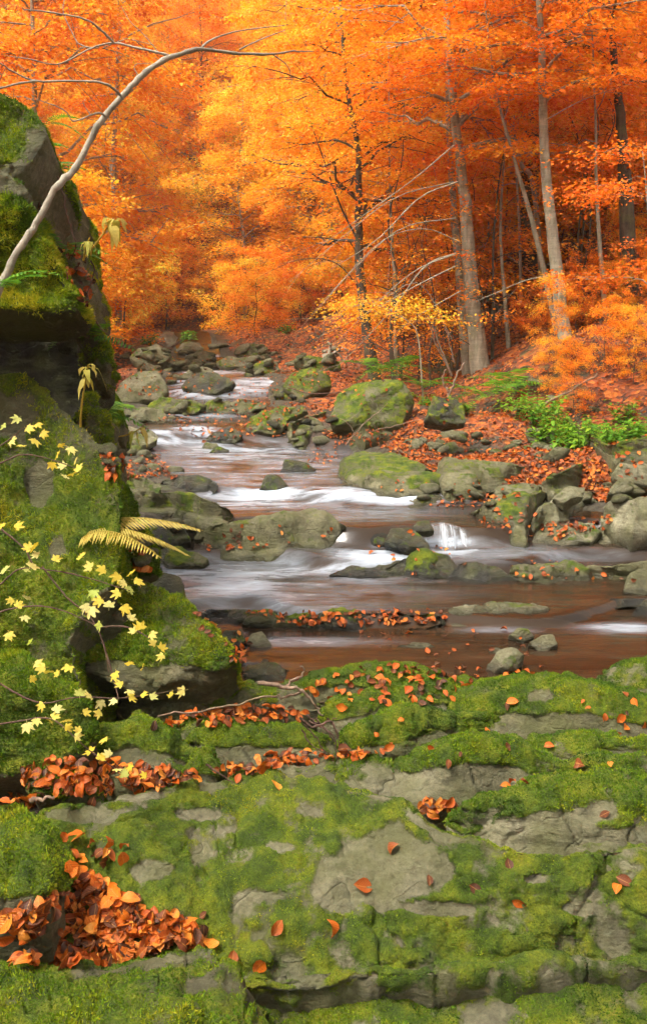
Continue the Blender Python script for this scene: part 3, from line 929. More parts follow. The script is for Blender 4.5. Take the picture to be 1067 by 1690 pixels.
S([(400, 1030), (450, 1016), (560, 1017), (650, 1018), (735, 1016), (738, 1030), (640, 1036), (480, 1038)], 'long dark sill covered with leaves across the near pool', seed=82, mat='rock_dark', moss=.3)
S([(355, 1062), (372, 1040), (398, 1036), (406, 1058), (390, 1072)], 'black mossy lump standing in water beside the wedge boulder', seed=83, mat='rock_dark', moss=.2, cuts=8)
S([(400, 1062), (415, 1048), (432, 1046), (450, 1064), (425, 1068)], 'small triangular tan stone in the near pool', seed=84, mat='rock_pale', moss=.0)
S([(630, 896), (644, 872), (678, 870), (694, 884), (712, 905), (670, 910)], 'dark wet rock splitting the little waterfall', seed=85, mat='rock_dark', cuts=8, z=.2)
S([(676, 876), (688, 862), (706, 862), (715, 874)], 'small dark stone at the lip of the little waterfall', seed=86, mat='rock_dark', z=.34)
S([(560, 900), (575, 870), (620, 866), (645, 880), (640, 905)], 'drowned dark rock under smooth water right of the whale-backed rock', seed=87, mat='rock_dark', z=.14)
T([(768, 862), (808, 828), (850, 811), (900, 816), (916, 836), (884, 872), (872, 896), (820, 892), (786, 884)], 'mossy-sided grey boulder just right of the little waterfall', seed=88, moss=.42, lift=.02, face=0.36, hump=.10, lean=.2, back=0.5)
T([(872, 892), (888, 842), (920, 820), (960, 810), (1000, 816), (1012, 840), (960, 872), (920, 893)], 'angular grey boulder behind a strip of leaves on the right shore', seed=89, moss=.15, mat='rock_pale', lift=.05, face=0.4, hump=.08, lean=.15, back=0.5)
T([(990, 860), (1010, 830), (1060, 818), (1120, 815), (1120, 866), (1040, 872)], 'grey boulder at the right edge behind the pale sloping slab', seed=90, moss=.18, mat='rock_pale', lift=.2, face=0.4, hump=.08, back=0.5)
T([(972, 884), (1010, 856), (1067, 845), (1130, 848), (1130, 902), (1030, 904), (985, 898)], 'pale sloping slab at the water line on the right edge', seed=91, moss=.12, mat='rock_pale', face=0.34, hump=.06, lean=.15, back=0.5)
S([(900, 892), (930, 868), (975, 866), (990, 880), (975, 896), (930, 900)], 'low grey stone between the angular boulder and the pale slab', seed=92, moss=.1, mat='rock_pale')
S([(910, 822), (935, 806), (965, 805), (960, 822), (930, 830)], 'small pale block on top of the right shore boulders', seed=93, moss=.05, mat='rock_pale', lift=.3)
T([(556, 790), (565, 756), (600, 745), (650, 748), (700, 768), (720, 790), (700, 806), (620, 812), (575, 806)], 'moss-edged flat outcrop at the right of the upper pool', seed=94, moss=.5, face=0.25, hump=.06, back=0.5)
T([(588, 808), (615, 778), (650, 772), (715, 780), (752, 800), (730, 818), (650, 823), (600, 820)], 'smooth grey front block of the outcrop with a dark green patch', seed=95, moss=.3, face=0.42, hump=.05, lean=.15, back=0.5)
T([(712, 800), (725, 754), (800, 760), (880, 770), (902, 792), (850, 803), (790, 812), (735, 814)], 'long greenish slab at the right of the outcrop', seed=96, moss=.28, lift=.1, face=0.36, hump=.05, lean=.15, back=0.5)
T([(790, 815), (840, 800), (900, 795), (930, 806), (880, 818), (820, 822)], 'thin flat slab with leaves in front of the long greenish slab', seed=97, moss=.1, lift=.05, mat='rock_pale', face=0.3, hump=.03, back=0.5)
T([(660, 832), (690, 820), (770, 818), (790, 828), (740, 836), (690, 838)], 'low flat stone at the foot of the outcrop', seed=98, moss=.15, face=.4, hump=.02)
T([(893, 802), (915, 782), (960, 764), (1000, 752), (1022, 756), (1018, 770), (975, 792), (940, 809), (905, 812)], 'slanting moss-topped slab like a fallen log on the right bank', seed=99, moss=.55, lift=.15, face=0.4, hump=.05, back=0.5)
S([(1008, 784), (1020, 766), (1055, 764), (1085, 775), (1080, 798), (1030, 797)], 'round grey stone at the right edge beside the slanting slab', seed=100, moss=.05, lift=.2, mat='rock_pale')
S([(1000, 812), (1020, 792), (1055, 792), (1062, 806), (1030, 816)], 'flat grey stone below the round one at the right edge', seed=101, moss=.05, lift=.2)
T([(940, 700), (1000, 738), (1067, 722), (1110, 730), (1110, 760), (1010, 758)], 'dark mossy ledge under the green plants at the right edge', seed=102, moss=.6, lift=.35, mat='rock', face=.5, hump=.05)
S([(548, 694), (554, 656), (590, 633), (640, 630), (664, 640), (682, 666), (662, 692), (600, 700)], 'big dark mossy boulder below the pair of beech trunks', seed=103, moss=.45, lift=.1, na=140, nr=28)
T([(468, 736), (490, 716), (540, 702), (562, 706), (556, 726), (500, 742)], 'slanting mossy slab on the right shore below the dark boulder', seed=104, moss=.55, face=.35, hump=.08, lean=.2)
T([(466, 708), (500, 690), (540, 680), (554, 690), (522, 706), (480, 716)], 'thin mossy slab behind the slanting one on the right shore', seed=105, moss=.5, face=.4, hump=.06, lean=.2)
S([(398, 714), (414, 690), (436, 682), (464, 683), (474, 700), (452, 716)], 'rounded mossy boulder in the middle of the upper rapids', seed=106, moss=.5)
S([(332, 728), (350, 712), (385, 708), (400, 720), (390, 730), (350, 733)], 'dark leaf-covered rock left of the rounded mossy boulder', seed=107, mat='rock_dark', moss=.1)
S([(180, 660), (204, 626), (240, 618), (265, 622), (280, 646), (270, 655), (220, 660)], 'large pale grey boulder on the far left bank', seed=108, mat='rock_pale', moss=.05, lift=.15)
S([(203, 694), (210, 673), (268, 676), (276, 690), (270, 696)], 'flat-topped greenish block on the left bank below the pale boulder', seed=109, moss=.25, lift=.05)
S([(160, 718), (180, 704), (250, 708), (262, 724), (230, 734), (170, 735)], 'wide low grey slab on the left bank beside the white water', seed=110, moss=.1, mat='rock_pale', lift=.05)
S([(460, 776), (468, 760), (500, 764), (522, 774), (510, 780)], 'small dark wedge in the upper pool', seed=111, mat='rock_dark')
S([(428, 806), (440, 788), (462, 787), (476, 802), (460, 810)], 'dark stone just above the white band of water', seed=112, mat='rock_dark')
S([(342, 747), (355, 738), (378, 743), (374, 749)], 'small black stone in the upper pool below the rapids', seed=113, mat='rock_dark')
S([(330, 740), (338, 731), (358, 732), (362, 740)], 'small grey stone touching the black one in the upper pool', seed=114)
S([(298, 640), (320, 624), (345, 620), (372, 630), (390, 638), (360, 648), (330, 646)], 'dark rock splitting the far white rapids', seed=115, mat='rock_dark', moss=.2)
S([(465, 640), (480, 616), (510, 612), (540, 620), (545, 640), (500, 652)], 'mossy bank rock right of the far rapids', seed=117, moss=.5, lift=.15)
S([(330, 672), (360, 662), (420, 660), (440, 668), (400, 680), (340, 682)], 'wide flat ledge stone below the far rapids', seed=118, moss=.25)
S([(240, 672), (262, 662), (320, 660), (345, 668), (320, 678), (262, 682)], 'mossy flat stone left of the wide ledge stone', seed=119, moss=.45)
S([(430, 690), (460, 676), (500, 672), (510, 682), (470, 694)], 'leaf-strewn stone between the far rapids and the mossy slabs', seed=120, moss=.3, lift=.05)
S([(215, 590), (230, 576), (262, 574), (285, 586), (270, 598), (230, 600)], 'pale flat boulder farthest up the left bank', seed=121, mat='rock_pale', moss=.05, lift=.1)
S([(355, 600), (380, 592), (430, 590), (450, 596), (420, 604), (370, 606)], 'long pale flat stone crossing the stream far upstream', seed=122, mat='rock_pale', moss=.15)
S([(405, 612), (430, 600), (455, 600), (462, 610), (435, 616)], 'greenish stone just below the long pale flat one', seed=123, moss=.3)
S([(256, 604), (275, 592), (292, 594), (300, 604), (280, 610)], 'squat brown boulder on the far left shore', seed=124, moss=.1)
S([(485, 600), (520, 590), (560, 594), (565, 606), (520, 612)], 'flat mossy rock at the foot of the dark forked tree', seed=125, moss=.5, lift=.1)
S([(700, 690), (715, 660), (740, 655), (765, 668), (770, 690), (730, 698)], 'dark rock under the roots of the beech pair', seed=126, moss=.35, lift=.4, mat='rock_dark')
T([(560, 712), (600, 700), (680, 695), (720, 700), (690, 712), (600, 722)], 'flat mossy log-like ledge below the big dark boulder', seed=127, moss=.5, lift=.12, face=.5, hump=.05, lean=.2)
S([(445, 640), (470, 634), (500, 640), (500, 656), (460, 658)], 'dark wet stone at the right edge of the far rapids', seed=128, mat='rock_dark', moss=.3)
S([(240, 962), (262, 945), (300, 955), (310, 985), (280, 1000), (250, 995)], 'dark wet stone at the foot of the wall beside the grey pool', seed=129, mat='rock_dark', moss=.25)
S([(215, 880), (240, 862), (300, 868), (312, 890), (270, 905), (225, 905)], 'shadowed stone under the green-topped slab on the left bank', seed=130, mat='rock_dark', moss=.15, lift=.05)
S([(290, 622), (310, 610), (345, 608), (352, 616), (325, 624)], 'flat pale stone at the head of the far rapids', seed=134, mat='rock_pale')
S([(225, 614), (240, 602), (262, 604), (268, 614), (245, 620)], 'pale block on the far left shore behind the large pale boulder', seed=135, mat='rock_pale', lift=.1)
S([(310, 590), (325, 580), (350, 580), (358, 588), (335, 594)], 'grey stone at the top of the visible stream', seed=136, mat='rock')
S([(385, 582), (400, 572), (430, 572), (440, 582), (410, 588)], 'greenish boulder at the top of the visible stream', seed=137, moss=.3)
S([(290, 578), (305, 568), (330, 566), (336, 576), (310, 582)], 'low stone in the last white chute upstream', seed=138, mat='rock_pale')


# the little waterfall: a thin curved veil of strands over the ledge, part of the stream
def veil(px0, px1, pxa, pxb, ztop, zbot, Y):
    m = M('falling_water')
    tc = m.n('TexCoord').outputs['Object']
    mp = m.n('Mapping')
    m.l(tc, mp.inputs['Vector'])
    mp.inputs['Scale'].default_value = (34, 2, 2)
    k = m.ramp(m.noise(mp.outputs[0], 1.0, 4, 0.6), BW(0.32, 0.72))
    m.b.inputs['Base Color'].default_value = (.50, .53, .56, 1)
    m.b.inputs['Roughness'].default_value = .5
    m.l(m.math('MULTIPLY', m.math('MULTIPLY', k, .8), m.attr('edge')), m.b.inputs['Alpha'])
    n, q = 60, 12
    u, t = np.meshgrid(np.linspace(0, 1, n), np.linspace(0, 1, q))
    x0 = (px0 + (px1 - px0) * u - PW / 2) / FPX * Y
    x1 = (pxa + (pxb - pxa) * u - PW / 2) / FPX * Y
    x = x0 + (x1 - x0) * t ** .7
    z = ztop + .02 - (ztop + .02 - zbot) * t ** 1.8 - .05 * (2 * u - 1) ** 2 * (1 - t)
    y = Y - .20 * t ** .8 - .03 * np.sin(u * 23) * t
    v = np.stack([x, y, z], -1).reshape(-1, 3)
    edge = sstep(0, .22, u) * sstep(0, .22, 1 - u) * (.45 + .55 * sstep(0, .3, t)) * (.7 + .3 * np.sin(u * 31 + 2 * np.sin(u * 9)))
    return mesh_np('waterfall', v, grid_faces(q, n), m.m, True, {'edge': edge.ravel()})


vo = link('waterfall', veil(698, 762, 676, 790, .35, .15, 8.50), wobj)

HAZE = 0.0010
# ------------------------------------------------------------------ surface lookup
_off, _vv, _ff = 0, [], []
for v_, f_ in GEO:
    _vv.append(v_)
    _ff.append(f_ + _off)
    _off += len(v_)
BVH = BVHTree.FromPolygons(np.concatenate(_vv).tolist(), np.concatenate(_ff).tolist())


def hit_px(px, py):
    r = Vector(ray(px, py)).normalized()
    p, n, i, dd = BVH.ray_cast(Vector((0, 0, CAM_H)), r)
    if p is not None and n.dot(r) > 0:
        n = -n
    return p, n


def hit_down(x, y, top=30.0):
    p, n, i, dd = BVH.ray_cast(Vector((x, y, top)), Vector((0, 0, -1)))
    if p is not None and n.z < 0:
        n = -n
    return p, n


# ------------------------------------------------------------------ cobbles
def cobble_mesh(seed, mat, sub=2):
    import bmesh
    bm = bmesh.new()
    bmesh.ops.create_icosphere(bm, subdivisions=sub, radius=1)
    v = np.array([x.co[:] for x in bm.verts])
    f = np.array([[x.index for x in p.verts] for p in bm.faces])
    bm.free()
    rg = np.random.default_rng(seed)
    for _ in range(7):
        pn = rg.normal(0, 1, 3)
        pn /= np.linalg.norm(pn)
        dd = v @ pn
        v = v - (np.clip(dd - .62 - .2 * rg.random(), 0, None) * .85)[:, None] * pn
    v = v * (1 + .10 * fbm(v, 1.3, 3, seed))[:, None] * np.array([1, .75, .45])
    return mesh_np('cobble', v, f, MAT[mat], True, {'wet': np.zeros(len(v)), 'moss': np.clip(.1 + .4 * fbm(v, 1.2, 2, seed) + .2 * (v[:, 2] > .1), 0, 1)})


COB = [cobble_mesh(200 + k, 'rock_pale' if k % 3 else 'rock') for k in range(9)] + [cobble_mesh(220 + k, 'rock_dark') for k in range(2)]
COBBLE_XY = []


def cobbles(poly, n, smin, smax, label, group, dark=False, seed=0):
    rg = random.Random(seed)
    poly = np.array(poly, float)
    lo, hi = poly.min(0), poly.max(0)
    done = tries = 0
    while done < n and tries < n * 20:
        tries += 1
        px, py = rg.uniform(lo[0], hi[0]), rg.uniform(lo[1], hi[1])
        if not inside(poly, px, py):
            continue
        p, nn = hit_px(px, py)
        if p is None or p.y > 60:
            continue
        s = rg.uniform(smin, smax) / 2 / FPX * p.y * (1.5 if rg.random() < .15 else 1)
        me = COB[rg.randrange(9) if not dark else rg.randrange(11)]
        o = link('cobble', me, None, p + Vector((0, 0, s * .15)))
        o.scale = (s, s * rg.uniform(.8, 1.3), s * rg.uniform(.7, 1.3))
        o.rotation_euler = (rg.gauss(0, .25), rg.gauss(0, .25), rg.uniform(0, 6.28))
        tag(o, label, 'stone', group)
        done += 1


def inside(poly, x, y):
    x0, y0 = poly[:, 0], poly[:, 1]
    x1, y1 = np.roll(x0, -1), np.roll(y0, -1)
    c = ((y0 > y) != (y1 > y)) & (x < (x1 - x0) * (y - y0) / (y1 - y0 + 1e-12) + x0)
    return bool(c.sum() % 2)


cobbles([(200, 585), (330, 575), (350, 610), (300, 618), (280, 640), (270, 618), (190, 615)], 40, 9, 22, 'grey cobble among leaves on the far left gravel bank', 'cobbles on the far left bank', seed=1)
cobbles([(340, 570), (560, 570), (560, 600), (470, 612), (400, 590)], 30, 10, 26, 'grey stone far upstream where the banks meet', 'stones far upstream', seed=2)
cobbles([(640, 735), (760, 715), (900, 720), (960, 745), (900, 765), (760, 750), (680, 748)], 42, 16, 38, 'grey cobble on the leaf-covered right bank above the outcrop', 'cobbles on the right bank', seed=3)
cobbles([(170, 735), (210, 738), (290, 770), (300, 785), (180, 780)], 16, 20, 42, 'grey cobble in leaves on the left bank below the wall', 'cobbles on the left bank', seed=4)
cobbles([(200, 650), (300, 655), (470, 650), (540, 665), (480, 690), (300, 700), (200, 700)], 12, 10, 24, 'dark stone scattered around the upper rapids', 'stones around the upper rapids', True, seed=5)
cobbles([(230, 575), (470, 570), (480, 600), (420, 625), (280, 615)], 34, 9, 24, 'stone in the jumble across the far stream', 'stones of the far jumble', True, seed=12)
cobbles([(200, 860), (330, 850), (300, 900), (240, 960), (210, 950)], 10, 24, 50, 'dark stone under the left bank slab', 'stones under the left bank', True, seed=13)
cobbles([(940, 800), (1060, 800), (1060, 830), (960, 830)], 10, 18, 36, 'grey stone among the right shore boulders', 'stones among the right shore boulders', seed=6)
cobbles([(690, 810), (900, 800), (900, 830), (800, 835), (700, 832)], 10, 14, 34, 'flat stone at the water edge below the outcrop', 'flat stones below the outcrop', seed=7)
cobbles([(440, 690), (560, 690), (580, 740), (480, 745)], 12, 14, 34, 'stone among leaves on the shore below the dark boulder', 'stones below the dark boulder', True, seed=8)
cobbles([(880, 600), (1060, 560), (1060, 680), (800, 690), (700, 660)], 8, 18, 40, 'mossy stone in the leaf litter of the right slope', 'stones on the right slope', seed=9)


# ------------------------------------------------------------------ fallen leaves
def leaf_shape(seed, nseg=5):
    """one beech leaf, 1 unit long, folded along its midrib and curled"""
    rg = np.random.default_rng(seed)
    t = np.linspace(0, 1, nseg + 1)
    wd = .30 * np.sin(np.pi * t ** .9) ** .85
    curl, fold, twist = rg.normal(.0, .8), rg.uniform(.05, .85), rg.normal(0, .5)
    ang = curl * (t - .5) * 2
    x = np.cumsum(np.concatenate([[0], np.cos((ang[1:] + ang[:-1]) / 2) / nseg]))
    z = np.cumsum(np.concatenate([[0], np.sin((ang[1:] + ang[:-1]) / 2) / nseg]))
    v, f = [], []
    for i in range(nseg + 1):
        tw = twist * (t[i] - .5)
        lift = wd[i] * fold
        edge = rg.normal(0, .045, 2)
        v += [(x[i], wd[i], z[i] + lift + tw * wd[i] + edge[0]), (x[i], 0, z[i]), (x[i], -wd[i], z[i] + lift - tw * wd[i] + edge[1])]
    for i in range(nseg):
        a = i * 3
        f += [(a, a + 1, a + 4, a + 3), (a + 1, a + 2, a + 5, a + 4)]
    uv = np.stack([np.repeat(t, 3), np.array([[w_, 0, -w_] for w_ in wd]).ravel()], -1)
    v = np.array(v) - np.array([.5, 0, .02])
    v[:, 2] -= v[:, 2].min()
    return v, np.array(f), uv


LEAF = [leaf_shape(300 + k) for k in range(14)]
LEAFME = [mesh_np('fallen_leaf', v, f, MAT['fallen_leaf'], True, {'along': uv[:, 0], 'across': uv[:, 1]}) for v, f, uv in LEAF]
LITTER = Bag()
NL = 0


def leaf_matrix(p, n, rg, size, tilt):
    up = (n + Vector((rg.gauss(0, tilt), rg.gauss(0, tilt), rg.gauss(0, tilt)))).normalized()
    q = up.to_track_quat('Z', 'Y')
    from mathutils import Quaternion
    q = q @ Quaternion((0, 0, 1), rg.uniform(0, 6.283))
    return q


def drop_leaf(p, n, rg, size, tilt, label=None, group=None, stack=0.0):
    """label: a leaf of its own; none: part of the uncounted litter"""
    global NL
    q = leaf_matrix(p, n, rg, size, tilt)
    pos = p + n * (.004 + stack)
    if label:
        o = link('fallen_leaf', LEAFME[rg.randrange(14)], None, pos)
        o.rotation_euler = q.to_euler()
        o.scale = (size, size * rg.uniform(.85, 1.2), size)
        tag(o, label, 'leaf', group)
        NL += 1
    else:
        v, f, uv = LEAF[rg.randrange(14)]
        m = np.array(q.to_matrix())
        LITTER.add((v * size) @ m.T + np.array(pos), f, tint=rg.random(), along=uv[:, 0], across=uv[:, 1])


def leaf_poly(poly, n, size, label=None, group=None, tilt=.35, stack=0.0, seed=0, maxn=None):
    rg = random.Random(seed)
    poly = np.array(poly, float)
    lo, hi = poly.min(0), poly.max(0)
    k = tries = 0
    while k < n and tries < n * 30:
        tries += 1
        px, py = rg.uniform(lo[0], hi[0]), rg.uniform(lo[1], hi[1])
        if not inside(poly, px, py):
            continue
        p, nn = hit_px(px, py)
        if p is None or nn.z < .1:
            continue
        drop_leaf(p, nn, rg, size * rg.uniform(.55, 1.25), tilt, label if (maxn is None or k < maxn) else None, group, rg.random() * stack)
        k += 1


HEAP = [(0, 1510), (60, 1490), (110, 1470), (150, 1440), (190, 1470), (240, 1505), (330, 1535), (335, 1560), (250, 1578), (60, 1602), (0, 1592)]
leaf_poly(HEAP, 420, .066, None, None, .35, .02, 1)
leaf_poly(HEAP, 120, .064, 'curled orange leaf in the big heap at the bottom left corner', 'leaves of the big heap', .5, .04, 2)
leaf_poly([(88, 1382), (130, 1368), (215, 1398), (205, 1418), (150, 1428), (135, 1455), (112, 1445)], 18, .072, 'brown-orange leaf in the trail above the big heap', 'leaves of the trail above the heap', .6, .03, 3)
P2 = [(0, 1290), (50, 1262), (110, 1250), (200, 1255), (300, 1275), (335, 1292), (250, 1308), (130, 1322), (60, 1335), (0, 1335)]
leaf_poly(P2, 190, .058, None, None, .35, .02, 4)
leaf_poly(P2, 62, .06, 'orange leaf in the drift behind the huge front slab on the left', 'leaves of the left drift', .6, .04, 5)
P3 = [(255, 1200), (300, 1180), (420, 1168), (505, 1172), (495, 1188), (320, 1204)]
leaf_poly(P3, 90, .055, None, None, .4, .02, 6)
leaf_poly(P3, 18, .058, 'orange leaf in the strip behind the long green mossy rock', 'leaves of the strip behind the long rock', .6, .04, 7)
P4 = [(350, 1270), (470, 1244), (560, 1248), (640, 1240), (655, 1252), (560, 1258), (480, 1264), (390, 1288)]
leaf_poly(P4, 90, .055, None, None, .4, .02, 8)
leaf_poly(P4, 18, .058, 'orange leaf in the strip before the long green mossy rock', 'leaves of the strip before the long rock', .6, .04, 9)
leaf_poly([(680, 1322), (760, 1322), (735, 1348), (695, 1340)], 26, .06, None, None, .2, .01, 10)
UP = [(530, 1105), (680, 1100), (780, 1125), (780, 1150), (700, 1160), (560, 1165), (500, 1150)]
leaf_poly(UP, 26, .066, 'orange leaf strewn on the mossy ledges by the water', 'leaves on the mossy ledges', .3, .01, 11)
leaf_poly(UP, 40, .06, None, None, .3, .01, 12)
for k, (px, py, sz, lab) in enumerate([
    (455, 1300, .07, 'lone round orange leaf near the crest of the huge front slab'), (652, 1405, .06, 'small upper orange leaf on the bare grey patch of the front slab'),
    (598, 1464, .085, 'largest pointed leaf on the bare grey patch of the front slab'), (706, 1453, .045, 'tiny curled leaf at the right side of the bare grey patch'),
    (783, 1467, .055, 'bright leaf on moss just right of the bare grey patch'), (456, 1531, .065, 'leaf lying on the front slab well right of the big heap'),
    (540, 1535, .075, 'wide red-orange leaf on dark moss below the bare grey patch'), (856, 1488, .055, 'dull folded leaf low on the right part of the front slab'),
    (1030, 1456, .07, 'upper of two bright leaves near the right edge of the front slab'), (1018, 1470, .05, 'lower of two bright leaves near the right edge of the front slab'),
    (838, 1427, .05, 'leaf scrap just below the crest at the right of the front slab'), (338, 1510, .04, 'small brown scrap between the heap and the lone leaf'),
    (428, 1592, .08, 'orange leaf at the bottom edge right of the leaf heap'), (352, 1566, .08, 'orange leaf just off the right end of the big heap'), (385, 1582, .07, 'leaf between two others right of the big heap'),
    (675, 1155, .07, 'left leaf of a pair on the mossy hump in the middle'), (698, 1164, .06, 'right leaf of a pair on the mossy hump in the middle'),
    (845, 1160, .075, 'orange leaf on the left flank of the broad mossy dome'), (834, 1168, .05, 'small dull leaf touching the orange one on the broad dome'),
    (996, 1183, .05, 'leftmost small leaf on the right side of the broad dome'), (1020, 1186, .07, 'bright upper leaf on the right side of the broad dome'), (1030, 1202, .06, 'leaf below the bright one on the right side of the broad dome'),
    (1058, 1196, .06, 'leaf on the broad dome close to the right edge'), (1048, 1160, .06, 'orange leaf high on the right side of the broad dome'), (1030, 1148, .06, 'red leaf at the top right of the broad dome'),
    (660, 1190, .05, 'orange-brown leaf on the bright green mossy hump'), (620, 1214, .05, 'pale tan dead leaf on the bright green mossy hump'), (800, 1205, .055, 'leaf at the right tip of the bright green mossy hump'),
    (905, 1233, .06, 'leaf on the low slab right of the humped slab'), (962, 1264, .08, 'big orange leaf in the dip at the right'), (835, 1232, .05, 'leaf on the mossy right shoulder of the humped slab'),
    (833, 1300, .06, 'orange leaf above the small leaf pool at the right'), (738, 1262, .05, 'dull leaf on the grey face of the humped slab'), (996, 1345, .05, 'pale curled leaf on lichen of the right slab'),
    (520, 1140, .07, 'flat orange leaf at the left of the mossy ledges'), (565, 1166, .07, 'orange leaf standing beside the dry branch')]):
    p, nn = hit_px(px, py)
    if p:
        drop_leaf(p, nn, random.Random(900 + k), sz, .22, lab, 'single leaves on the foreground rocks')

# litter too far or too small to count
for poly, n, size in [([(400, 1012), (735, 1010), (735, 1030), (480, 1034)], 170, .07), ([(330, 890), (400, 868), (440, 905), (330, 915)], 40, .07), ([(440, 860), (570, 870), (570, 905), (440, 905)], 9, .07),
                      ([(640, 862), (760, 905), (850, 955), (700, 950), (560, 945)], 22, .07), ([(780, 840), (880, 830), (900, 885), (800, 890)], 40, .075), ([(890, 865), (1010, 850), (1010, 868), (900, 895)], 90, .075),
                      ([(770, 818), (860, 815), (790, 840), (700, 838)], 50, .075), ([(650, 750), (900, 735), (1000, 750), (900, 770), (720, 752)], 240, .08), ([(520, 710), (720, 695), (900, 720), (700, 745), (560, 735)], 620, .08),
                      ([(600, 790), (900, 790), (880, 830), (640, 812)], 30, .075), ([(520, 740), (560, 735), (560, 760), (500, 775)], 50, .075), ([(165, 740), (260, 750), (300, 790), (180, 790)], 230, .075),
                      ([(270, 680), (480, 660), (560, 690), (480, 720), (330, 730)], 260, .085), ([(200, 590), (560, 590), (560, 660), (480, 670), (200, 650)], 420, .09), ([(240, 690), (330, 690), (300, 712)], 50, .08),
                      ([(830, 925), (900, 925), (1060, 960), (860, 960)], 26, .07), ([(560, 1040), (900, 1040), (860, 1090), (600, 1085)], 26, .065), ([(380, 1040), (410, 1040), (420, 1110), (380, 1100)], 22, .07),
                      ([(640, 1100), (900, 1100), (900, 1118), (640, 1120)], 40, .06), ([(300, 1000), (330, 1010), (395, 1095), (380, 1100)], 18, .06), ([(200, 890), (240, 880), (250, 960), (215, 960)], 25, .07),
                      ([(85, 395), (130, 400), (155, 480), (140, 510), (100, 450)], 55, .08), ([(45, 300), (70, 330), (60, 350)], 8, .08), ([(560, 1240), (1060, 1130), (1060, 1300), (560, 1300)], 14, .05)]:
    leaf_poly(poly, int(n * .8), size * .78, seed=int(poly[0][0] * 7 + n), tilt=.35, stack=.015)
rg = random.Random(55)
cnt = 0
while cnt < 24000:                     # the wooded slopes
    y = 9 + 33 * rg.random() ** 1.5
    side = rg.random()
    x0 = float(np.interp(y, YK, XR)) + .5
    x = rg.uniform(x0, max(x0 + 2, y * .42)) if side < .88 else rg.uniform(-.4 * y - 1, float(np.interp(y, YK, XL)) - .5)
    p, nn, fi, dd_ = BVH.ray_cast(Vector((x, y, 30)), Vector((0, 0, -1)))
    cnt += 1
    if p is not None and nn.z < 0:
        nn = -nn
    if p is None or vnoise(np.array([x * .9, y * .9, 3.0]), 4) < -.35 or (fi >= len(gf) and rg.random() < .88):
        continue
    drop_leaf(p, nn, rg, rg.uniform(.055, .08) * (1 + max(0, y - 16) * .03), .5, stack=rg.random() * .03)
lo = link('leaf_litter', LITTER.mesh('leaf_litter', MAT['litter_leaf'], False))
tag(lo, 'fallen orange and brown leaves strewn over banks, rocks and slopes', 'leaf litter', kind='stuff')


# ------------------------------------------------------------------ trees
def spray_leaves(bag, P, D, size, nleaf, leaf, rg, tint0, thick=.05, tintvar=.12):
    """flat fans of leaves: P centres, D horizontal directions"""
    n = len(P)
    D = D / (np.linalg.norm(D, axis=1)[:, None] + 1e-9)
    up = np.array([0, 0, 1.0]) + rg.normal(0, .18, (n, 3))
    L = np.cross(up, D)
    L /= np.linalg.norm(L, axis=1)[:, None] + 1e-9
    U = np.cross(D, L)
    u = rg.random((n, nleaf))
    v = (rg.random((n, nleaf)) - .5) * (1.0 * np.sin(np.pi * np.clip(u, .08, .95)) + .1)
    sz = np.broadcast_to(np.asarray(size), (n,))[:, None, None]
    pos = P[:, None] + sz * (u[..., None] * D[:, None] + v[..., None] * L[:, None]) + U[:, None] * (rg.normal(0, thick, (n, nleaf, 1)) - .16 * sz * u[..., None] ** 2)
    sgn = np.sign(v)[..., None]
    a = rg.normal(.8, .5, (n, nleaf, 1)) * sgn
    ld = np.cos(a) * D[:, None] + np.sin(a) * L[:, None] + rg.normal(0, .25, (n, nleaf, 3)) - np.array([0, 0, .18])
    ld /= np.linalg.norm(ld, axis=2)[..., None]
    nn = U[:, None] + rg.normal(0, .38, (n, nleaf, 3))
    s = np.cross(nn, ld)
    s /= np.linalg.norm(s, axis=2)[..., None] + 1e-9
    nrm = np.cross(ld, s)
    ll = leaf * rg.uniform(.7, 1.25, (n, nleaf, 1))
    b = pos
    t = pos + ld * ll
    m1 = pos + ld * ll * .45 + s * ll * .32 + nrm * ll * .10
    m2 = pos + ld * ll * .45 - s * ll * .32 + nrm * ll * .10
    vv = np.stack([b, m1, t, m2], 2).reshape(-1, 3)
    k = n * nleaf
    i = np.arange(k) * 4
    ff = np.concatenate([np.stack([i, i + 1, i + 2], -1), np.stack([i, i + 2, i + 3], -1)])
    ti = np.asarray(tint0).reshape(-1, 1) + rg.normal(0, tintvar, (n, 1)) + rg.normal(0, .07, (n, nleaf))
    bag.add(vv, ff, tint=np.repeat(np.clip(ti, .02, .99).reshape(-1), 4))


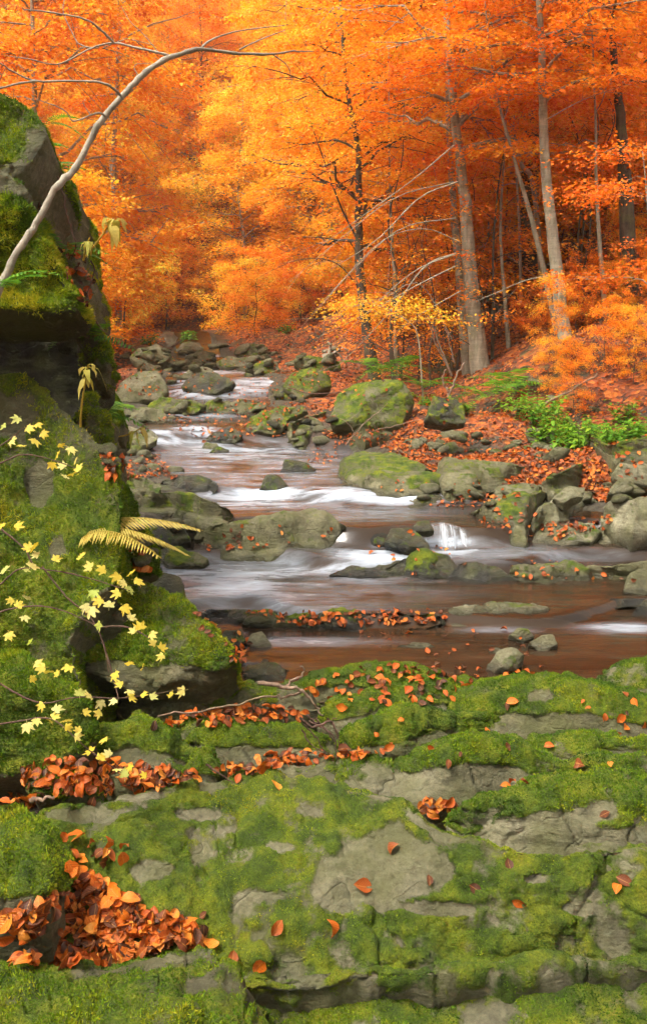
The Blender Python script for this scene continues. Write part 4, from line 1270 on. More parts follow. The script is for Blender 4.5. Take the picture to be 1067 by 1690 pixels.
def grow(seed, trunk, r0, first, spread, nlimb, leaf, leaves, tint, sides=9, nsub=5, droop=.3, per=3, spray=.75, low=0, rtop=.15, flare=1.18, dens=1.0, thick=.05, wild=.14):
    """trunk: points; returns wood and leaf bags in the same space"""
    rg = np.random.default_rng(seed)
    wood, crown = Bag(), Bag()
    n = max(10, len(trunk) * 4)
    tp = smooth_path(trunk, n)
    tt = np.linspace(0, 1, n)
    tp[1:] += rg.normal(0, .05 * r0, (n - 1, 3)) * np.array([1, 1, 0])
    tp[:, 0] += .25 * r0 * np.sin(tt * 9 + seed)
    rr = r0 * (1 - (1 - rtop) * tt) * (1 + (flare - 1) * np.exp(-tt * n * .45))
    tube(tp, rr, sides, wood)
    H = np.linalg.norm(tp[-1] - tp[0])
    P, D, SZ = [], [], []
    for i in range(nlimb):
        t = first + (1 - first) * (i + rg.random()) / nlimb
        k = min(int(t * (n - 1)), n - 2)
        base = tp[k] + (tp[k + 1] - tp[k]) * (t * (n - 1) - k)
        az = i * 2.39996 + rg.normal(0, .4)
        out = np.array([math.cos(az), math.sin(az), 0])
        tq = (t - first) / (1 - first + 1e-6)
        L = spread * (.75 + .9 * tq - 1.35 * tq * tq) * rg.uniform(.55, 1.3)
        s = np.linspace(0, 1, 7)
        rise = rg.uniform(.0, .9)
        side = np.cross(out, [0, 0, 1]) * rg.normal(0, .12)
        pts = base + L * (s[:, None] * out + (rise * s - (rise * .5 + droop * .5) * s ** 2)[:, None] * np.array([0, 0, 1]) + (s ** 2)[:, None] * side)
        pts[1:-1] += rg.normal(0, .025 * L, (5, 3))
        lr = min(rr[k] * .5, .028 * L ** .8 + .006)
        tube(pts, lr * (1 - .82 * s), 5, wood)
        for j in range(nsub):
            q = .22 + .74 * (j + rg.random() * .6) / nsub
            kk = min(int(q * 6), 5)
            b = pts[kk] + (pts[kk + 1] - pts[kk]) * (q * 6 - kk)
            sg = 1 if j % 2 else -1
            an = az + sg * rg.uniform(.5, 1.0)
            o2 = np.array([math.cos(an), math.sin(an), rg.normal(.04, wild)])
            l2 = L * .55 * (1.15 - q) * rg.uniform(.7, 1.2) + .3
            s2 = np.linspace(0, 1, 4)
            p2 = b + l2 * (s2[:, None] * o2 - (droop * .35 * s2 ** 2)[:, None] * np.array([0, 0, 1]))
            tube(p2, lr * .42 * (1 - .75 * s2), 3, wood)
            for m_ in range(per):
                x = (m_ + rg.random()) / per
                c = b + l2 * x * o2 - np.array([0, 0, droop * .35 * x * x * l2])
                a3 = an + (rg.uniform(-1.0, 1.0))
                P.append(c)
                D.append([math.cos(a3), math.sin(a3), rg.normal(-.05, .1)])
                SZ.append(spray * rg.uniform(.6, 1.3))
        P.append(pts[-2])
        D.append(out + [0, 0, -.1])
        SZ.append(spray)
    P, D, SZ = np.array(P), np.array(D), np.array(SZ)
    if len(P):
        hgt = (P[:, 2] - P[:, 2].min()) / (np.ptp(P[:, 2]) + 1e-6)
        spray_leaves(crown, P, D, SZ, leaves, leaf, rg, tint + .10 * (hgt - .5), thick)
    return wood, crown


def plant_tree(name, label, wood, crown, bark, org, group=None, cat='tree', mat='beech_leaf'):
    e = empty(name, org, label, cat, group)
    link('trunk', wood.mesh('trunk', MAT[bark], True, org), e)
    if crown is not None and crown.n:
        link('crown', crown.mesh('crown', MAT[mat], False, org), e)
    return e


def copy_tree(e, loc, rz, sc, label=None):
    c = e.copy()
    COL.objects.link(c)
    c.location = loc
    c.rotation_euler = (0, 0, rz)
    c.scale = sc
    if label:
        c['label'] = label
    for ch in e.children:
        k = ch.copy()
        COL.objects.link(k)
        k.parent = c
    return c


def hero(name, label, path, r0, seed, Y, **kw):
    """path: (column, row) points up the trunk, at distance Y (a number or one per point)"""
    Y = np.broadcast_to(np.asarray(Y, float), (len(path),))
    pts = np.array([at(px, py, yy) for (px, py), yy in zip(path, Y)])
    gz0 = float(ground_z(pts[0][0], pts[0][1]))
    pts[0][2] = min(pts[0][2], gz0 + .05) - .1
    bark = kw.pop('bark', 'bark')
    group = kw.pop('group', None)
    extra = kw.pop('extra', ())
    a = dict(first=.35, spread=3.2, nlimb=22, leaf=.085, leaves=44, tint=.4)
    a.update(kw)
    wood, crown = grow(seed, pts, r0, **a)
    rg = np.random.default_rng(seed + 1)
    for br, rad, yy in extra:
        q = np.array([at(px, py, yy + k * .0) for k, (px, py) in enumerate(br)])
        n = len(br) * 3
        sp = smooth_path(q, n)
        sp[:, 1] += np.linspace(0, -.8, n)
        rad = rad * .6
        tube(sp, rad * np.linspace(1, .2, n), 5, wood)
        for k in range(2, n, 2):
            dr = sp[k] - sp[k - 1]
            dr /= np.linalg.norm(dr)
            o2 = dr + rg.normal(0, .5, 3)
            l2 = rg.uniform(.3, .9)
            s2 = np.linspace(0, 1, 4)[:, None]
            tube(sp[k] + l2 * s2 * o2 - .15 * l2 * s2 ** 2 * np.array([0, 0, 1]), rad * .3 * np.linspace(1, .4, 4), 3, wood)
    return plant_tree(name, label, wood, crown, bark, pts[0], group)


hero('beech_tree', 'stout grey beech trunk standing in front of its thinner twin', [(798, 598), (785, 540), (772, 450), (765, 350), (758, 250), (748, 130), (735, -40), (730, -250)], .20, 501, [20, 20, 20, 20, 20, 20, 20, 20], first=.56, spread=3.4, nlimb=20, tint=.40, sides=14,
     extra=[([(752, 418), (700, 440), (650, 505), (600, 560), (560, 600)], .03, 19), ([(755, 300), (690, 330), (620, 400), (545, 450)], .03, 18.6), ([(748, 240), (680, 300), (600, 360), (520, 420)], .025, 18.6), ([(750, 440), (690, 470), (600, 520), (520, 560)], .025, 18.4), ([(745, 560), (690, 470), (620, 500), (560, 510)], .018, 18.6), ([(750, 420), (680, 450), (600, 520), (540, 580)], .02, 18.2), ([(760, 480), (690, 520), (620, 570)], .018, 18), ([(752, 360), (660, 380), (580, 450), (520, 520)], .02, 18.4), ([(748, 300), (650, 330), (560, 400), (480, 470)], .02, 18.8), ([(758, 400), (700, 380), (630, 400), (560, 470), (500, 540)], .018, 17.8)])
hero('beech_tree', 'thinner brownish twin trunk just behind the stout beech', [(775, 575), (758, 480), (748, 350), (742, 200), (738, 60), (735, -200)], .125, 502, 20.8, first=.55, spread=2.8, nlimb=12, tint=.5)
hero('beech_tree', 'straight tall beech trunk right of the stout pair', [(938, 622), (925, 540), (915, 430), (905, 300), (897, 180), (890, 60), (882, -60), (876, -250)], .16, 503, 18.5, first=.58, spread=3.0, nlimb=18, tint=.42, sides=12,
     extra=[([(905, 455), (860, 465), (800, 490), (740, 515)], .022, 17.6), ([(897, 200), (950, 175), (1010, 160)], .02, 18)])
hero('beech_tree', 'thin slanting trunk pressed against the straight tall beech', [(930, 590), (912, 520), (895, 430), (868, 330), (840, 240), (815, 140), (800, 0)], .075, 504, 19.2, first=.6, spread=2.0, nlimb=8, tint=.42)
hero('beech_tree', 'dark forked tree with a mossy foot at the right of the far stream', [(618, 605), (606, 540), (596, 450), (590, 350), (588, 250), (570, 120), (560, -80)], .15, 505, 22, first=.38, spread=3.2, nlimb=20, tint=.5, bark='bark_dark',
     extra=[([(592, 400), (560, 340), (530, 260), (500, 180)], .05, 22), ([(596, 480), (560, 440), (520, 430), (470, 440)], .03, 21)])
hero('beech_tree', 'broad dark trunk high on the slope near the right edge', [(1048, 395), (1035, 320), (1024, 240), (1016, 150), (1010, 20), (1005, -200)],   .17, 506, 19.5, first=.62, spread=2.6, nlimb=10, tint=.55, bark='bark_dark')
hero('beech_tree', 'curving thin trunk with a sharp bend between the beeches', [(905, 345), (880, 310), (858, 270), (840, 200), (815, 140), (770, 110), (720, 80)], .07, 507, 23, first=.5, spread=2.0, nlimb=12, tint=.5)
hero('beech_tree', 'slim straight trunk halfway between the stout and the tall beech', [(862, 590), (858, 500), (856, 380), (850, 240), (846, 90), (842, -120)], .055, 508, 24, first=.5, spread=2.2, nlimb=12, tint=.6)
hero('beech_tree', 'slim grey trunk left of the straight tall beech with low orange twigs', [(728, 590), (716, 520), (706, 430), (700, 300), (694, 160), (690, -60)], .05, 509, 25, first=.4, spread=2.2, nlimb=13, tint=.45)
hero('beech_tree', 'leafy young beech at the right edge of the slope', [(1085, 640), (1080, 540), (1072, 440), (1066, 330), (1060, 250)], .03, 510, 13.5, first=.3, spread=1.1, nlimb=8, tint=.3, leaf=.06, leaves=30)
hero('beech_tree', 'pale slim trunk rising behind the leaning bare tree', [(190, 372), (190, 300), (190, 200), (194, 100), (198, -40), (200, -200)], .13, 512, 36, first=.45, spread=3.5, nlimb=22, tint=.42, bark='bark_pale', leaf=.12)
hero('beech_tree', 'low leaning beech with yellow leaf fans over the right bank', [(700, 600), (690, 560), (672, 530), (640, 510), (610, 500)], .018, 513, 17.5, first=.35, spread=.85, nlimb=7, tint=.66, leaf=.065, leaves=18, droop=.1, nsub=4)

hero('beech_tree', 'slim pale trunk standing alone left of the beech pair', [(655, 585), (650, 480), (645, 360), (642, 220), (640, 60)], .05, 514, 21.5, first=.55, spread=1.8, nlimb=9, tint=.5)
hero('beech_tree', 'slim leaning grey trunk between the beech pair and the tall beech', [(842, 600), (832, 500), (826, 380), (832, 240), (838, 80)], .055, 515, 20.5, first=.6, spread=1.8, nlimb=8, tint=.45)
hero('beech_tree', 'slim pale trunk close to the right edge of the slope', [(1000, 560), (992, 450), (985, 320), (980, 180), (974, 0)], .06, 516, 19, first=.6, spread=1.8, nlimb=8, tint=.45)
# further trees: a few built once, then copied over the slopes
PROTO = []
for k, (H, r0, first, spread, nl, leaf, lv, tint, bark) in enumerate([
    (15, .20, .12, 4.8, 44, .16, 34, .42, 'bark_dark'), (13, .16, .10, 4.4, 42, .16, 34, .52, 'bark'), (17, .22, .15, 5.2, 46, .17, 34, .34, 'bark_dark'), (14, .15, .10, 4.6, 42, .16, 34, .66, 'bark')]):
    rgk = np.random.default_rng(600 + k)
    tr = np.array([[rgk.normal(0, .25) * s, rgk.normal(0, .25) * s, H * s] for s in np.linspace(0, 1, 6)])
    PROTO.append((grow(600 + k, tr, r0, first, spread, nl, leaf, lv, tint, sides=8, nsub=6, per=4, spray=1.15, thick=.17, wild=.42), bark))
SAPL = []
for k, (H, nl, tint) in enumerate([(4.4, 15, .42), (3.4, 13, .34), (5.0, 16, .55), (3.8, 13, .74)]):
    rgk = np.random.default_rng(650 + k)
    tr = np.array([[rgk.normal(0, .2) * s, rgk.normal(0, .2) * s, H * s] for s in np.linspace(0, 1, 5)])
    SAPL.append((grow(650 + k, tr, .035, .1, 1.5, nl, .095, 30, tint, sides=6, nsub=5, per=3, spray=.6, thick=.09, wild=.4), 'bark_dark'))


def first_of(protos, name, label, group):
    out = []
    for (wood, crown), bark in protos:
        out.append((wood.mesh('trunk', MAT[bark]), crown.mesh('crown', MAT['beech_leaf'], False)))
    return out


FAR = first_of(PROTO, 'beech_tree', '', '')
NEAR = first_of(SAPL, 'beech_sapling', '', '')


def put(name, meshes, loc, rz, sc, label, cat, group):
    e = empty(name, loc, label, cat, group)
    e.rotation_euler = (0, 0, rz)
    e.scale = sc
    link('trunk', meshes[0], e)
    link('crown', meshes[1], e)
    return e


rg = random.Random(77)
ntree = 0
placed = []
for _ in range(4000):
    if ntree >= 110:
        break
    y = rg.uniform(25, 118)
    x = rg.uniform(-.48 * y - 4, .48 * y + 4)
    xl, xr = float(np.interp(y, YK, XL)), float(np.interp(y, YK, XR))
    if y < 50 and xl - 3.2 < x < xr + 2.6:
        continue
    if any((x - a) ** 2 + (y - b) ** 2 < (3.0 + .02 * y) ** 2 for a, b in placed):
        continue
    qx = PW / 2 + FPX * x / y
    if (x < -5 and y < 50 and rg.random() < .5) or (380 < qx < 560 and y < 42):
        continue
    placed.append((x, y))
    z = float(ground_z(x, y))
    s = rg.uniform(.75, 1.2)
    warm = x > 3
    k = rg.choice([0, 2, 2, 1, 3] if warm else [1, 1, 3, 0, 1, 3])
    hue = ['orange', 'bright orange', 'deep orange', 'golden yellow'][k]
    part_ = 'high up' if y > 75 else 'halfway up' if y > 45 else 'low down'
    lab, grp = (f'{hue} beech {part_} on the wooded slope behind the right bank', 'trees on the right slope') if x > .05 * y else (f'{hue} beech {part_} on the far slope up the valley', 'trees on the far slope')
    put('beech_tree', FAR[k], (x, y, z - .15), rg.uniform(0, 6.28), (s, s, s * rg.uniform(.9, 1.15)), lab, 'tree', grp)
    ntree += 1
nsap = 0
for _ in range(3000):
    if nsap >= 110:
        break
    y = rg.uniform(17, 50)
    xl, xr = float(np.interp(y, YK, XL)), float(np.interp(y, YK, XR))
    xh = float(np.interp(y, XHR_Y, XHR))
    x = rg.uniform(xh + .8, .42 * y + 2) if rg.random() < .68 else rg.uniform(-.4 * y - 2, xl - 1.6)
    if y < 21.5 and x > 0:
        continue
    z = float(ground_z(x, y))
    s = rg.uniform(.6, 1.15)
    k = rg.randrange(4)
    hue = ['orange', 'red-orange', 'light orange', 'yellow'][k]
    lab, grp = (f'young {hue} beech in the undergrowth of the right slope', 'saplings on the right slope') if x > 0 else (f'young {hue} beech beside the far left bank', 'saplings on the left bank')
    put('beech_sapling', NEAR[k], (x, y, z - .1), rg.uniform(0, 6.28), (s, s, s), lab, 'sapling', grp)
    nsap += 1


# thin bare-stemmed saplings of the thicket
STEM = []
for k in range(3):
    rgk = np.random.default_rng(670 + k)
    tr = np.array([[rgk.normal(0, .35) * s, rgk.normal(0, .2) * s, 5.5 * s] for s in np.linspace(0, 1, 6)])
    wo, cr = grow(670 + k, tr, .035, .15, 1.3, 14, .085, 9, .45, sides=5, nsub=4, per=2, spray=.5, droop=-.2)
    STEM.append((wo.mesh('trunk', MAT['bark_dark']), cr.mesh('crown', MAT['beech_leaf'], False)))
rgs = random.Random(31)
for k in range(34):
    y = rgs.uniform(19.5, 30)
    px = rgs.uniform(640, 1060) if k % 3 else rgs.uniform(630, 760)
    x = (px - PW / 2) / FPX * y
    s = rgs.uniform(.6, 1.15)
    put('thin_sapling', STEM[k % 3], (x, y, float(ground_z(x, y)) - .1), rgs.uniform(0, 6.28), (s, s, s), 'thin dark bare-stemmed sapling in the thicket on the right slope', 'sapling', 'thicket stems')
for k in range(18):
    y = rgs.uniform(14.5, 21)
    px = rgs.uniform(860, 1080)
    x = (px - PW / 2) / FPX * y
    s = rgs.uniform(.16, .30)
    q = rgs.choice([0, 1, 1, 2])
    put('beech_seedling', NEAR[q], (x, y, float(ground_z(x, y)) - .05), rgs.uniform(0, 6.28), (s, s, s * 1.35), f"knee-high {['orange', 'red-orange', 'light orange', 'yellow'][q]} beech seedling in the litter of the right slope", 'sapling', 'seedlings on the right slope')
# low growth where the valley bends out of sight
for k, (x, y, s) in enumerate([(-13.5, 50, 1.3), (-11, 53, 1.5), (-8.5, 50, 1.3), (-6, 52, 1.5), (-4, 49, 1.2), (-10, 58, 1.6), (-13, 60, 1.7), (-7, 60, 1.7), (-15, 55, 1.5), (-2.5, 54, 1.5), (-9.8, 47, .9), (-4.2, 45, 1.1), (-11.5, 44, 1.1), (-3, 41, 1.1), (-9.5, 40, 1.0)]):
    q = k % 4
    put('beech_sapling', NEAR[q], (x, y, float(ground_z(x, y)) - .1), k * 1.3, (s, s, s * .85), f"bushy {['orange', 'red-orange', 'light orange', 'yellow'][q]} beech where the stream bends out of sight", 'sapling', 'saplings at the bend')
# unseen tall beeches, added behind the camera to shade the near rocks
rgk = np.random.default_rng(690)
wo, cr = grow(690, np.array([[0, 0, 0], [.2, .1, 5], [.1, .3, 10], [.4, .2, 15]]), .22, .5, 4.6, 30, .15, 30, .45, sides=10, nsub=6, per=4, spray=1.1)
TALL = (wo.mesh('trunk', MAT['bark']), cr.mesh('crown', MAT['beech_leaf'], False))
for k, (x, y, s) in enumerate([(-3.5, -8, 1.05), (5.5, -5.5, 1.0)]):
    put('beech_tree', TALL, (x, y, float(ground_z(x, y)) - .1), k * 1.9, (s, s, s), 'unseen tall beech added behind the camera to shade the near rocks', 'tree', 'unseen shading beeches')


# ------------------------------------------------------------------ the leaning bare tree on the left
lean = Bag()
LY = 5.0


def px_branch(bag, pts, r0, r1, y0, y1, sides=7, jit=0.0):
    q = np.array([at(a, b, y0 + (y1 - y0) * i / (len(pts) - 1)) for i, (a, b) in enumerate(pts)])
    n = len(pts) * 5
    sp = smooth_path(q, n)
    sp[1:-1] += np.random.default_rng(int(abs(pts[-1][0]))).normal(0, .16 * (r0 + r1) / 2, (n - 2, 3))
    if jit:
        sp[1:] += np.random.default_rng(int(pts[0][0])).normal(0, jit, (n - 1, 3))
    rr_ = np.linspace(r0, r1, n) * (1 + .10 * np.random.default_rng(int(abs(pts[0][0]) + n)).normal(0, 1, n).clip(-1.5, 1.5))
    tube(sp, rr_, sides, bag)
    return sp


px_branch(lean, [(-30, 530), (0, 474), (30, 415), (62, 365), (95, 308), (126, 275), (165, 202), (210, 150), (245, 116), (285, 93)], .020, .014, 4.6, 5.2, 12)
px_branch(lean, [(285, 93), (330, 81), (380, 87), (440, 90), (480, 85), (515, 85)], .013, .003, 5.2, 5.6)
px_branch(lean, [(285, 94), (262, 87), (220, 78), (188, 71), (150, 80), (96, 106), (50, 98), (10, 92)], .008, .002, 5.2, 5.0)
px_branch(lean, [(188, 71), (165, 48), (140, 32), (80, 20), (38, 16)], .007, .003, 5.1, 4.9)
px_branch(lean, [(204, 164), (190, 148), (165, 136), (110, 134), (60, 134), (22, 118), (0, 104), (-20, 95)], .007, .003, 5.0, 4.7)
px_branch(lean, [(60, 134), (30, 138), (0, 146), (-20, 150)], .006, .004, 4.8, 4.7)
px_branch(lean, [(175, 192), (165, 187), (150, 190), (122, 200), (110, 185), (90, 174), (60, 164)], .006, .002, 5.0, 4.8)
px_branch(lean, [(330, 81), (350, 65), (390, 52), (440, 45), (470, 42)], .006, .002, 5.3, 5.5)
px_branch(lean, [(395, 82), (430, 65), (470, 50)], .005, .002, 5.4, 5.6)
px_branch(lean, [(450, 90), (475, 110), (482, 140)], .004, .0015, 5.5, 5.6)
px_branch(lean, [(150, 80), (130, 72), (120, 55), (105, 20), (108, -10)], .004, .002, 5.1, 5.1)
px_branch(lean, [(262, 87), (240, 60), (215, 35), (200, 10)], .003, .0015, 5.2, 5.2)
px_branch(lean, [(150, 190), (140, 175), (136, 166)], .003, .001, 4.9, 4.9)
px_branch(lean, [(230, 128), (222, 108), (250, 104)], .003, .001, 5.1, 5.1)
o = at(-30, 530, 4.6)
e = empty('bare_tree', o, 'leaning bare tree with a smooth grey stem arching over the rock wall', 'tree')
link('trunk', lean.mesh('trunk', MAT['bark_pale'], True, o), e)


# ------------------------------------------------------------------ maple sprigs with yellow leaves
def maple_shape():
    pts = []
    half = [(8, .80), (14, .74), (20, .64), (27, .50), (35, .76), (42, .95), (52, .72), (60, .62), (70, .44), (83, .52), (95, .64), (110, .46), (132, .34), (160, .20)]
    for ang, r in [(-x, r) for x, r in half[::-1]] + [(0, 1.0)] + half:
        a = R(ang)
        pts.append((r * math.cos(a), r * math.sin(a)))
    return np.array(pts)


def maple_mesh(seed):
    rg = np.random.default_rng(seed)
    p = maple_shape() * (1 + rg.normal(0, .06, (29, 1)))
    v = [(0, 0, 0)] + [(x, y, -.25 * (x * x + y * y) * rg.uniform(.2, 1.3) + .1 * abs(y) + rg.normal(0, .04)) for x, y in p]
    f = [(0, i, i + 1) for i in range(1, 29)]
    v += [(-.55, .015, -.1), (-.55, -.015, -.1), (0, -.015, .0), (0, .015, .0)]
    return mesh_np('leaf', np.array(v), [np.array(f), np.array([(30, 31, 32, 33)])], MAT['maple_leaf'], True)


MAPLE = [maple_mesh(700 + k) for k in range(6)]


def maple(label, stems, leaves, Y, size, seed):
    rg = random.Random(seed)
    o = at(*stems[0][0], Y)
    e = empty('maple_sprig', o, label, 'plant', 'maple sprigs before the rock wall')
    b = Bag()
    for st in stems:
        px_branch(b, st, .0045, .0018, Y, Y - .12, 5)
    link('stem', b.mesh('stem', MAT['twig'], True, o), e)
    tips = np.array([p for st in stems for p in st], float)
    for px, py in leaves:
        yy = Y - rg.uniform(0, .3)
        p = at(px, py, yy)
        lf = link('leaf', MAPLE[rg.randrange(6)], e, Vector(p - o))
        s = size * rg.uniform(.75, 1.2)
        lf.scale = (s, s, s)
        up = Vector((rg.gauss(0, .45), -.55 + rg.gauss(0, .4), .75)).normalized()
        from mathutils import Quaternion
        lf.rotation_euler = (up.to_track_quat('Z', 'Y') @ Quaternion((0, 0, 1), rg.uniform(0, 6.28))).to_euler()
    return e


maple('yellow maple sprig in front of the top of the tall green boulder', [[(-40, 780), (0, 765), (40, 750), (90, 760), (130, 775)], [(-40, 760), (10, 730), (40, 705)]],
      [(8, 702), (30, 690), (46, 706), (62, 700), (20, 726), (38, 736), (56, 726), (70, 715), (98, 735), (116, 740), (86, 765), (105, 770), (118, 782), (126, 757), (96, 750), (130, 775), (110, 788)], 3.75, .035, 1)
maple('yellow maple sprig across the middle of the tall green boulder', [[(-40, 850), (0, 872), (40, 905), (60, 935), (110, 945), (160, 958), (215, 975)], [(-40, 990), (0, 965), (30, 940), (60, 938)]],
      [(4, 865), (28, 870), (50, 905), (62, 916), (92, 924), (40, 940), (10, 940), (60, 900), (135, 918), (150, 936), (172, 940), (195, 950), (206, 962), (216, 946), (212, 970), (52, 935), (225, 958)], 3.7, .035, 2)
maple('yellow maple sprig over the grey face of the wedge boulder', [[(70, 935), (110, 985), (150, 1020), (170, 1060), (180, 1110)], [(-40, 1040), (0, 1010), (60, 1000), (110, 1010), (165, 1035)], [(165, 1035), (210, 1035), (260, 1060)]],
      [(20, 990), (42, 986), (30, 1000), (155, 976), (166, 990), (140, 1000), (180, 1000), (205, 1002), (165, 1030), (150, 1006), (15, 1046), (50, 1060), (40, 1018), (195, 978), (215, 1020), (232, 1036), (255, 1062), (266, 1070), (250, 1046), (222, 1042), (268, 1082)], 3.65, .035, 3)
maple('yellow maple sprig hanging below the wedge boulder', [[(-40, 1100), (20, 1140), (70, 1160), (130, 1150), (200, 1152), (300, 1138)], [(170, 1060), (185, 1110), (195, 1150)]],
      [(60, 1095), (72, 1102), (86, 1108), (115, 1100), (96, 1112), (52, 1120), (190, 1112), (210, 1096), (235, 1102), (200, 1130), (216, 1140), (132, 1146), (150, 1150), (166, 1158), (190, 1156), (215, 1150), (140, 1176), (165, 1176), (250, 1150), (302, 1140), (282, 1148), (235, 1148)], 3.6, .034, 4)
maple('lowest maple sprig with greenish leaves above the leaf drift', [[(-40, 1200), (20, 1192), (80, 1185), (110, 1205), (150, 1240), (200, 1275)]],
      [(70, 1163), (92, 1172), (60, 1188), (45, 1196), (82, 1190), (105, 1190), (110, 1200), (88, 1183), (126, 1215), (175, 1220), (150, 1240), (166, 1252), (190, 1270), (216, 1264), (130, 1206), (180, 1246), (205, 1280), (240, 1280)], 3.4, .034, 5)


# ------------------------------------------------------------------ ferns and herbs
def frond(L, npin, wide, seed, pin_mat, droop=.35, hang=.25):
    """one frond along +X, 2D pinnae on both sides; returns the mesh"""
    rg = np.random.default_rng(seed)
    b = Bag()
    s = np.linspace(0, 1, 10)
    ax = np.stack([L * s, np.zeros(10), L * (.35 * s - (.35 + droop) * s * s)], -1)
    tube(ax, .004 * np.linspace(1, .3, 10), 3, b, tint=.4)
    for i in range(npin):
        t = .14 + .85 * i / npin
        p = np.array([np.interp(t, s, ax[:, k]) for k in range(3)])
        w_ = wide * math.sin(math.pi * (.12 + .86 * t)) ** .8 * rg.uniform(.85, 1.1)
        for sg in (-1, 1):
            dr = np.array([.35, sg, -hang + rg.normal(0, .1)])
            dr /= np.linalg.norm(dr)
            ln = np.array([1, 0, -.2]) * L / npin * .34
            q = [p - ln * .5, p + dr * w_ * .5 - ln, p + dr * w_, p + dr * w_ * .5 + ln, p + ln * .6]
            b.add(np.array(q), np.array([(0, 1, 3, 4)]), tint=np.clip(.5 + rg.normal(0, .18), 0, 1))
            b.add(np.array(q[1:4]), np.array([(0, 1, 2)]), tint=.5)
    return b.mesh('frond', MAT[pin_mat], False)


FROND = [frond(.55, 14, .16, 800 + k, 'green_leaf', .3 + .1 * k) for k in range(3)]
YFR = [frond(.6, 32, .14, 820 + k, 'yellow_fern', .45 + .1 * k, .9) for k in range(3)]


def fern(px, py, Y, nfr, size, label, az0=0, spread=6.28, mats=FROND, seed=0, group=None):
    rg = random.Random(seed)
    o = at(px, py, Y)
    e = empty('fern', o, label, 'fern', group)
    for k in range(nfr):
        f = link('frond', mats[rg.randrange(len(mats))], e)
        f.rotation_euler = (rg.gauss(0, .15), -rg.uniform(.1, .7), az0 + spread * (k + rg.random() * .6) / nfr)
        s = size * rg.uniform(.8, 1.2)
        f.scale = (s, s, s)
    return e


fern(40, 250, 5.5, 3, .45, 'dark fern hanging in the crack below the top block of the wall', -.9, 1.8, seed=1)
fern(60, 290, 5.55, 4, .5, 'fern with thin fronds reaching past the leaning stem', -.6, 1.6, seed=2)
fern(105, 420, 5.35, 5, .45, 'dark green fern among dead leaves at the edge of the upper wall', -2.0, 2.6, seed=3)
fern(-5, 480, 4.5, 3, .5, 'pale green fern frond at the left edge of the upper wall', -.8, 1.2, seed=4)
fern(75, 205, 5.6, 2, .35, 'small bright fern on top of the upper wall', -.5, 1.2, seed=5)
fern(150, 560, 6.0, 4, .55, 'shaded fern inside the right end of the cavity', -2.2, 2.2, seed=6)
fern(165, 690, 7.6, 6, .8, 'green fern beside the dark rock at the end of the wall', -2.5, 4, seed=7)
fern(625, 615, 18, 7, 1.5, 'yellow-green fern on the bank below the beech pair', seed=8)
fern(660, 608, 18.3, 6, 1.3, 'bright fern just right of the yellow-green one', seed=9)
fern(835, 640, 17, 8, 1.6, 'fern beside the mossy stump on the right slope', seed=10)
fern(805, 655, 16.5, 7, 1.4, 'low spreading fern left of the mossy stump', seed=11)
fern(700, 640, 17, 6, 1.2, 'small fern at the feet of the stout beech', seed=12)
fern(1000, 525, 20, 6, 1.5, 'pale fern high on the slope near the right edge', seed=13)
fern(120, 900, 4.75, 4, .85, 'drooping yellow fern swaying over the left rocks', -.5, 1.2, YFR, seed=14)
fern(200, 900, 5.0, 3, .4, 'yellow-green fern hanging beside red leaves at the left bank', -1.8, 1.2, seed=15)


def herb(label, px, py, Y, h, nstem, mat, seed, leafl=.09, group=None, name='herb', wide=.3, lean=.35, cat='plant'):
    """upright stems with paired pointed leaves"""
    rg = np.random.default_rng(seed)
    b, w_ = Bag(), Bag()
    for k in range(nstem):
        a = rg.uniform(0, 6.28)
        base = np.array([math.cos(a), math.sin(a), 0]) * rg.uniform(0, wide)
        ld = np.array([rg.normal(0, lean), rg.normal(0, lean), 1])
        hh = h * rg.uniform(.6, 1.15)
        s = np.linspace(0, 1, 6)[:, None]
        pts = base + s * ld * hh - np.array([0, 0, .15]) * hh * s ** 2
        tube(pts, np.linspace(.006, .002, 6), 3, w_)
        nl = 6
        for i in range(nl):
            t = .3 + .7 * i / (nl - 1)
            p = base + t * ld * hh - np.array([0, 0, .15]) * hh * t * t
            for sg in (0, math.pi):
                az = i * 1.57 + sg + a
                dr = np.array([math.cos(az), math.sin(az), rg.normal(.05, .25)])
                sd = np.cross(dr, [0, 0, 1])
                l_ = leafl * rg.uniform(.7, 1.2) * (1.1 - .4 * t)
                q = np.array([p, p + dr * l_ * .45 + sd * l_ * .3, p + dr * l_ - np.array([0, 0, l_ * .25]), p + dr * l_ * .45 - sd * l_ * .3])
                b.add(q, np.array([(0, 1, 2), (0, 2, 3)]), tint=np.clip(rg.normal(.62, .16), 0, 1))
    o = at(px, py, Y)
    o[2] = float(ground_z(o[0], o[1]))
    if py > 0:
        p, nn = hit_down(o[0], o[1], o[2] + 2.5)
        if p:
            o[2] = p.z
    e = empty(name, o, label, cat, group)
    link('stem', w_.mesh('stem', MAT['green_leaf'] if mat == 'green_leaf' else MAT[mat]), e)
    link('leaves', b.mesh('leaves', MAT[mat], False), e)
    return e


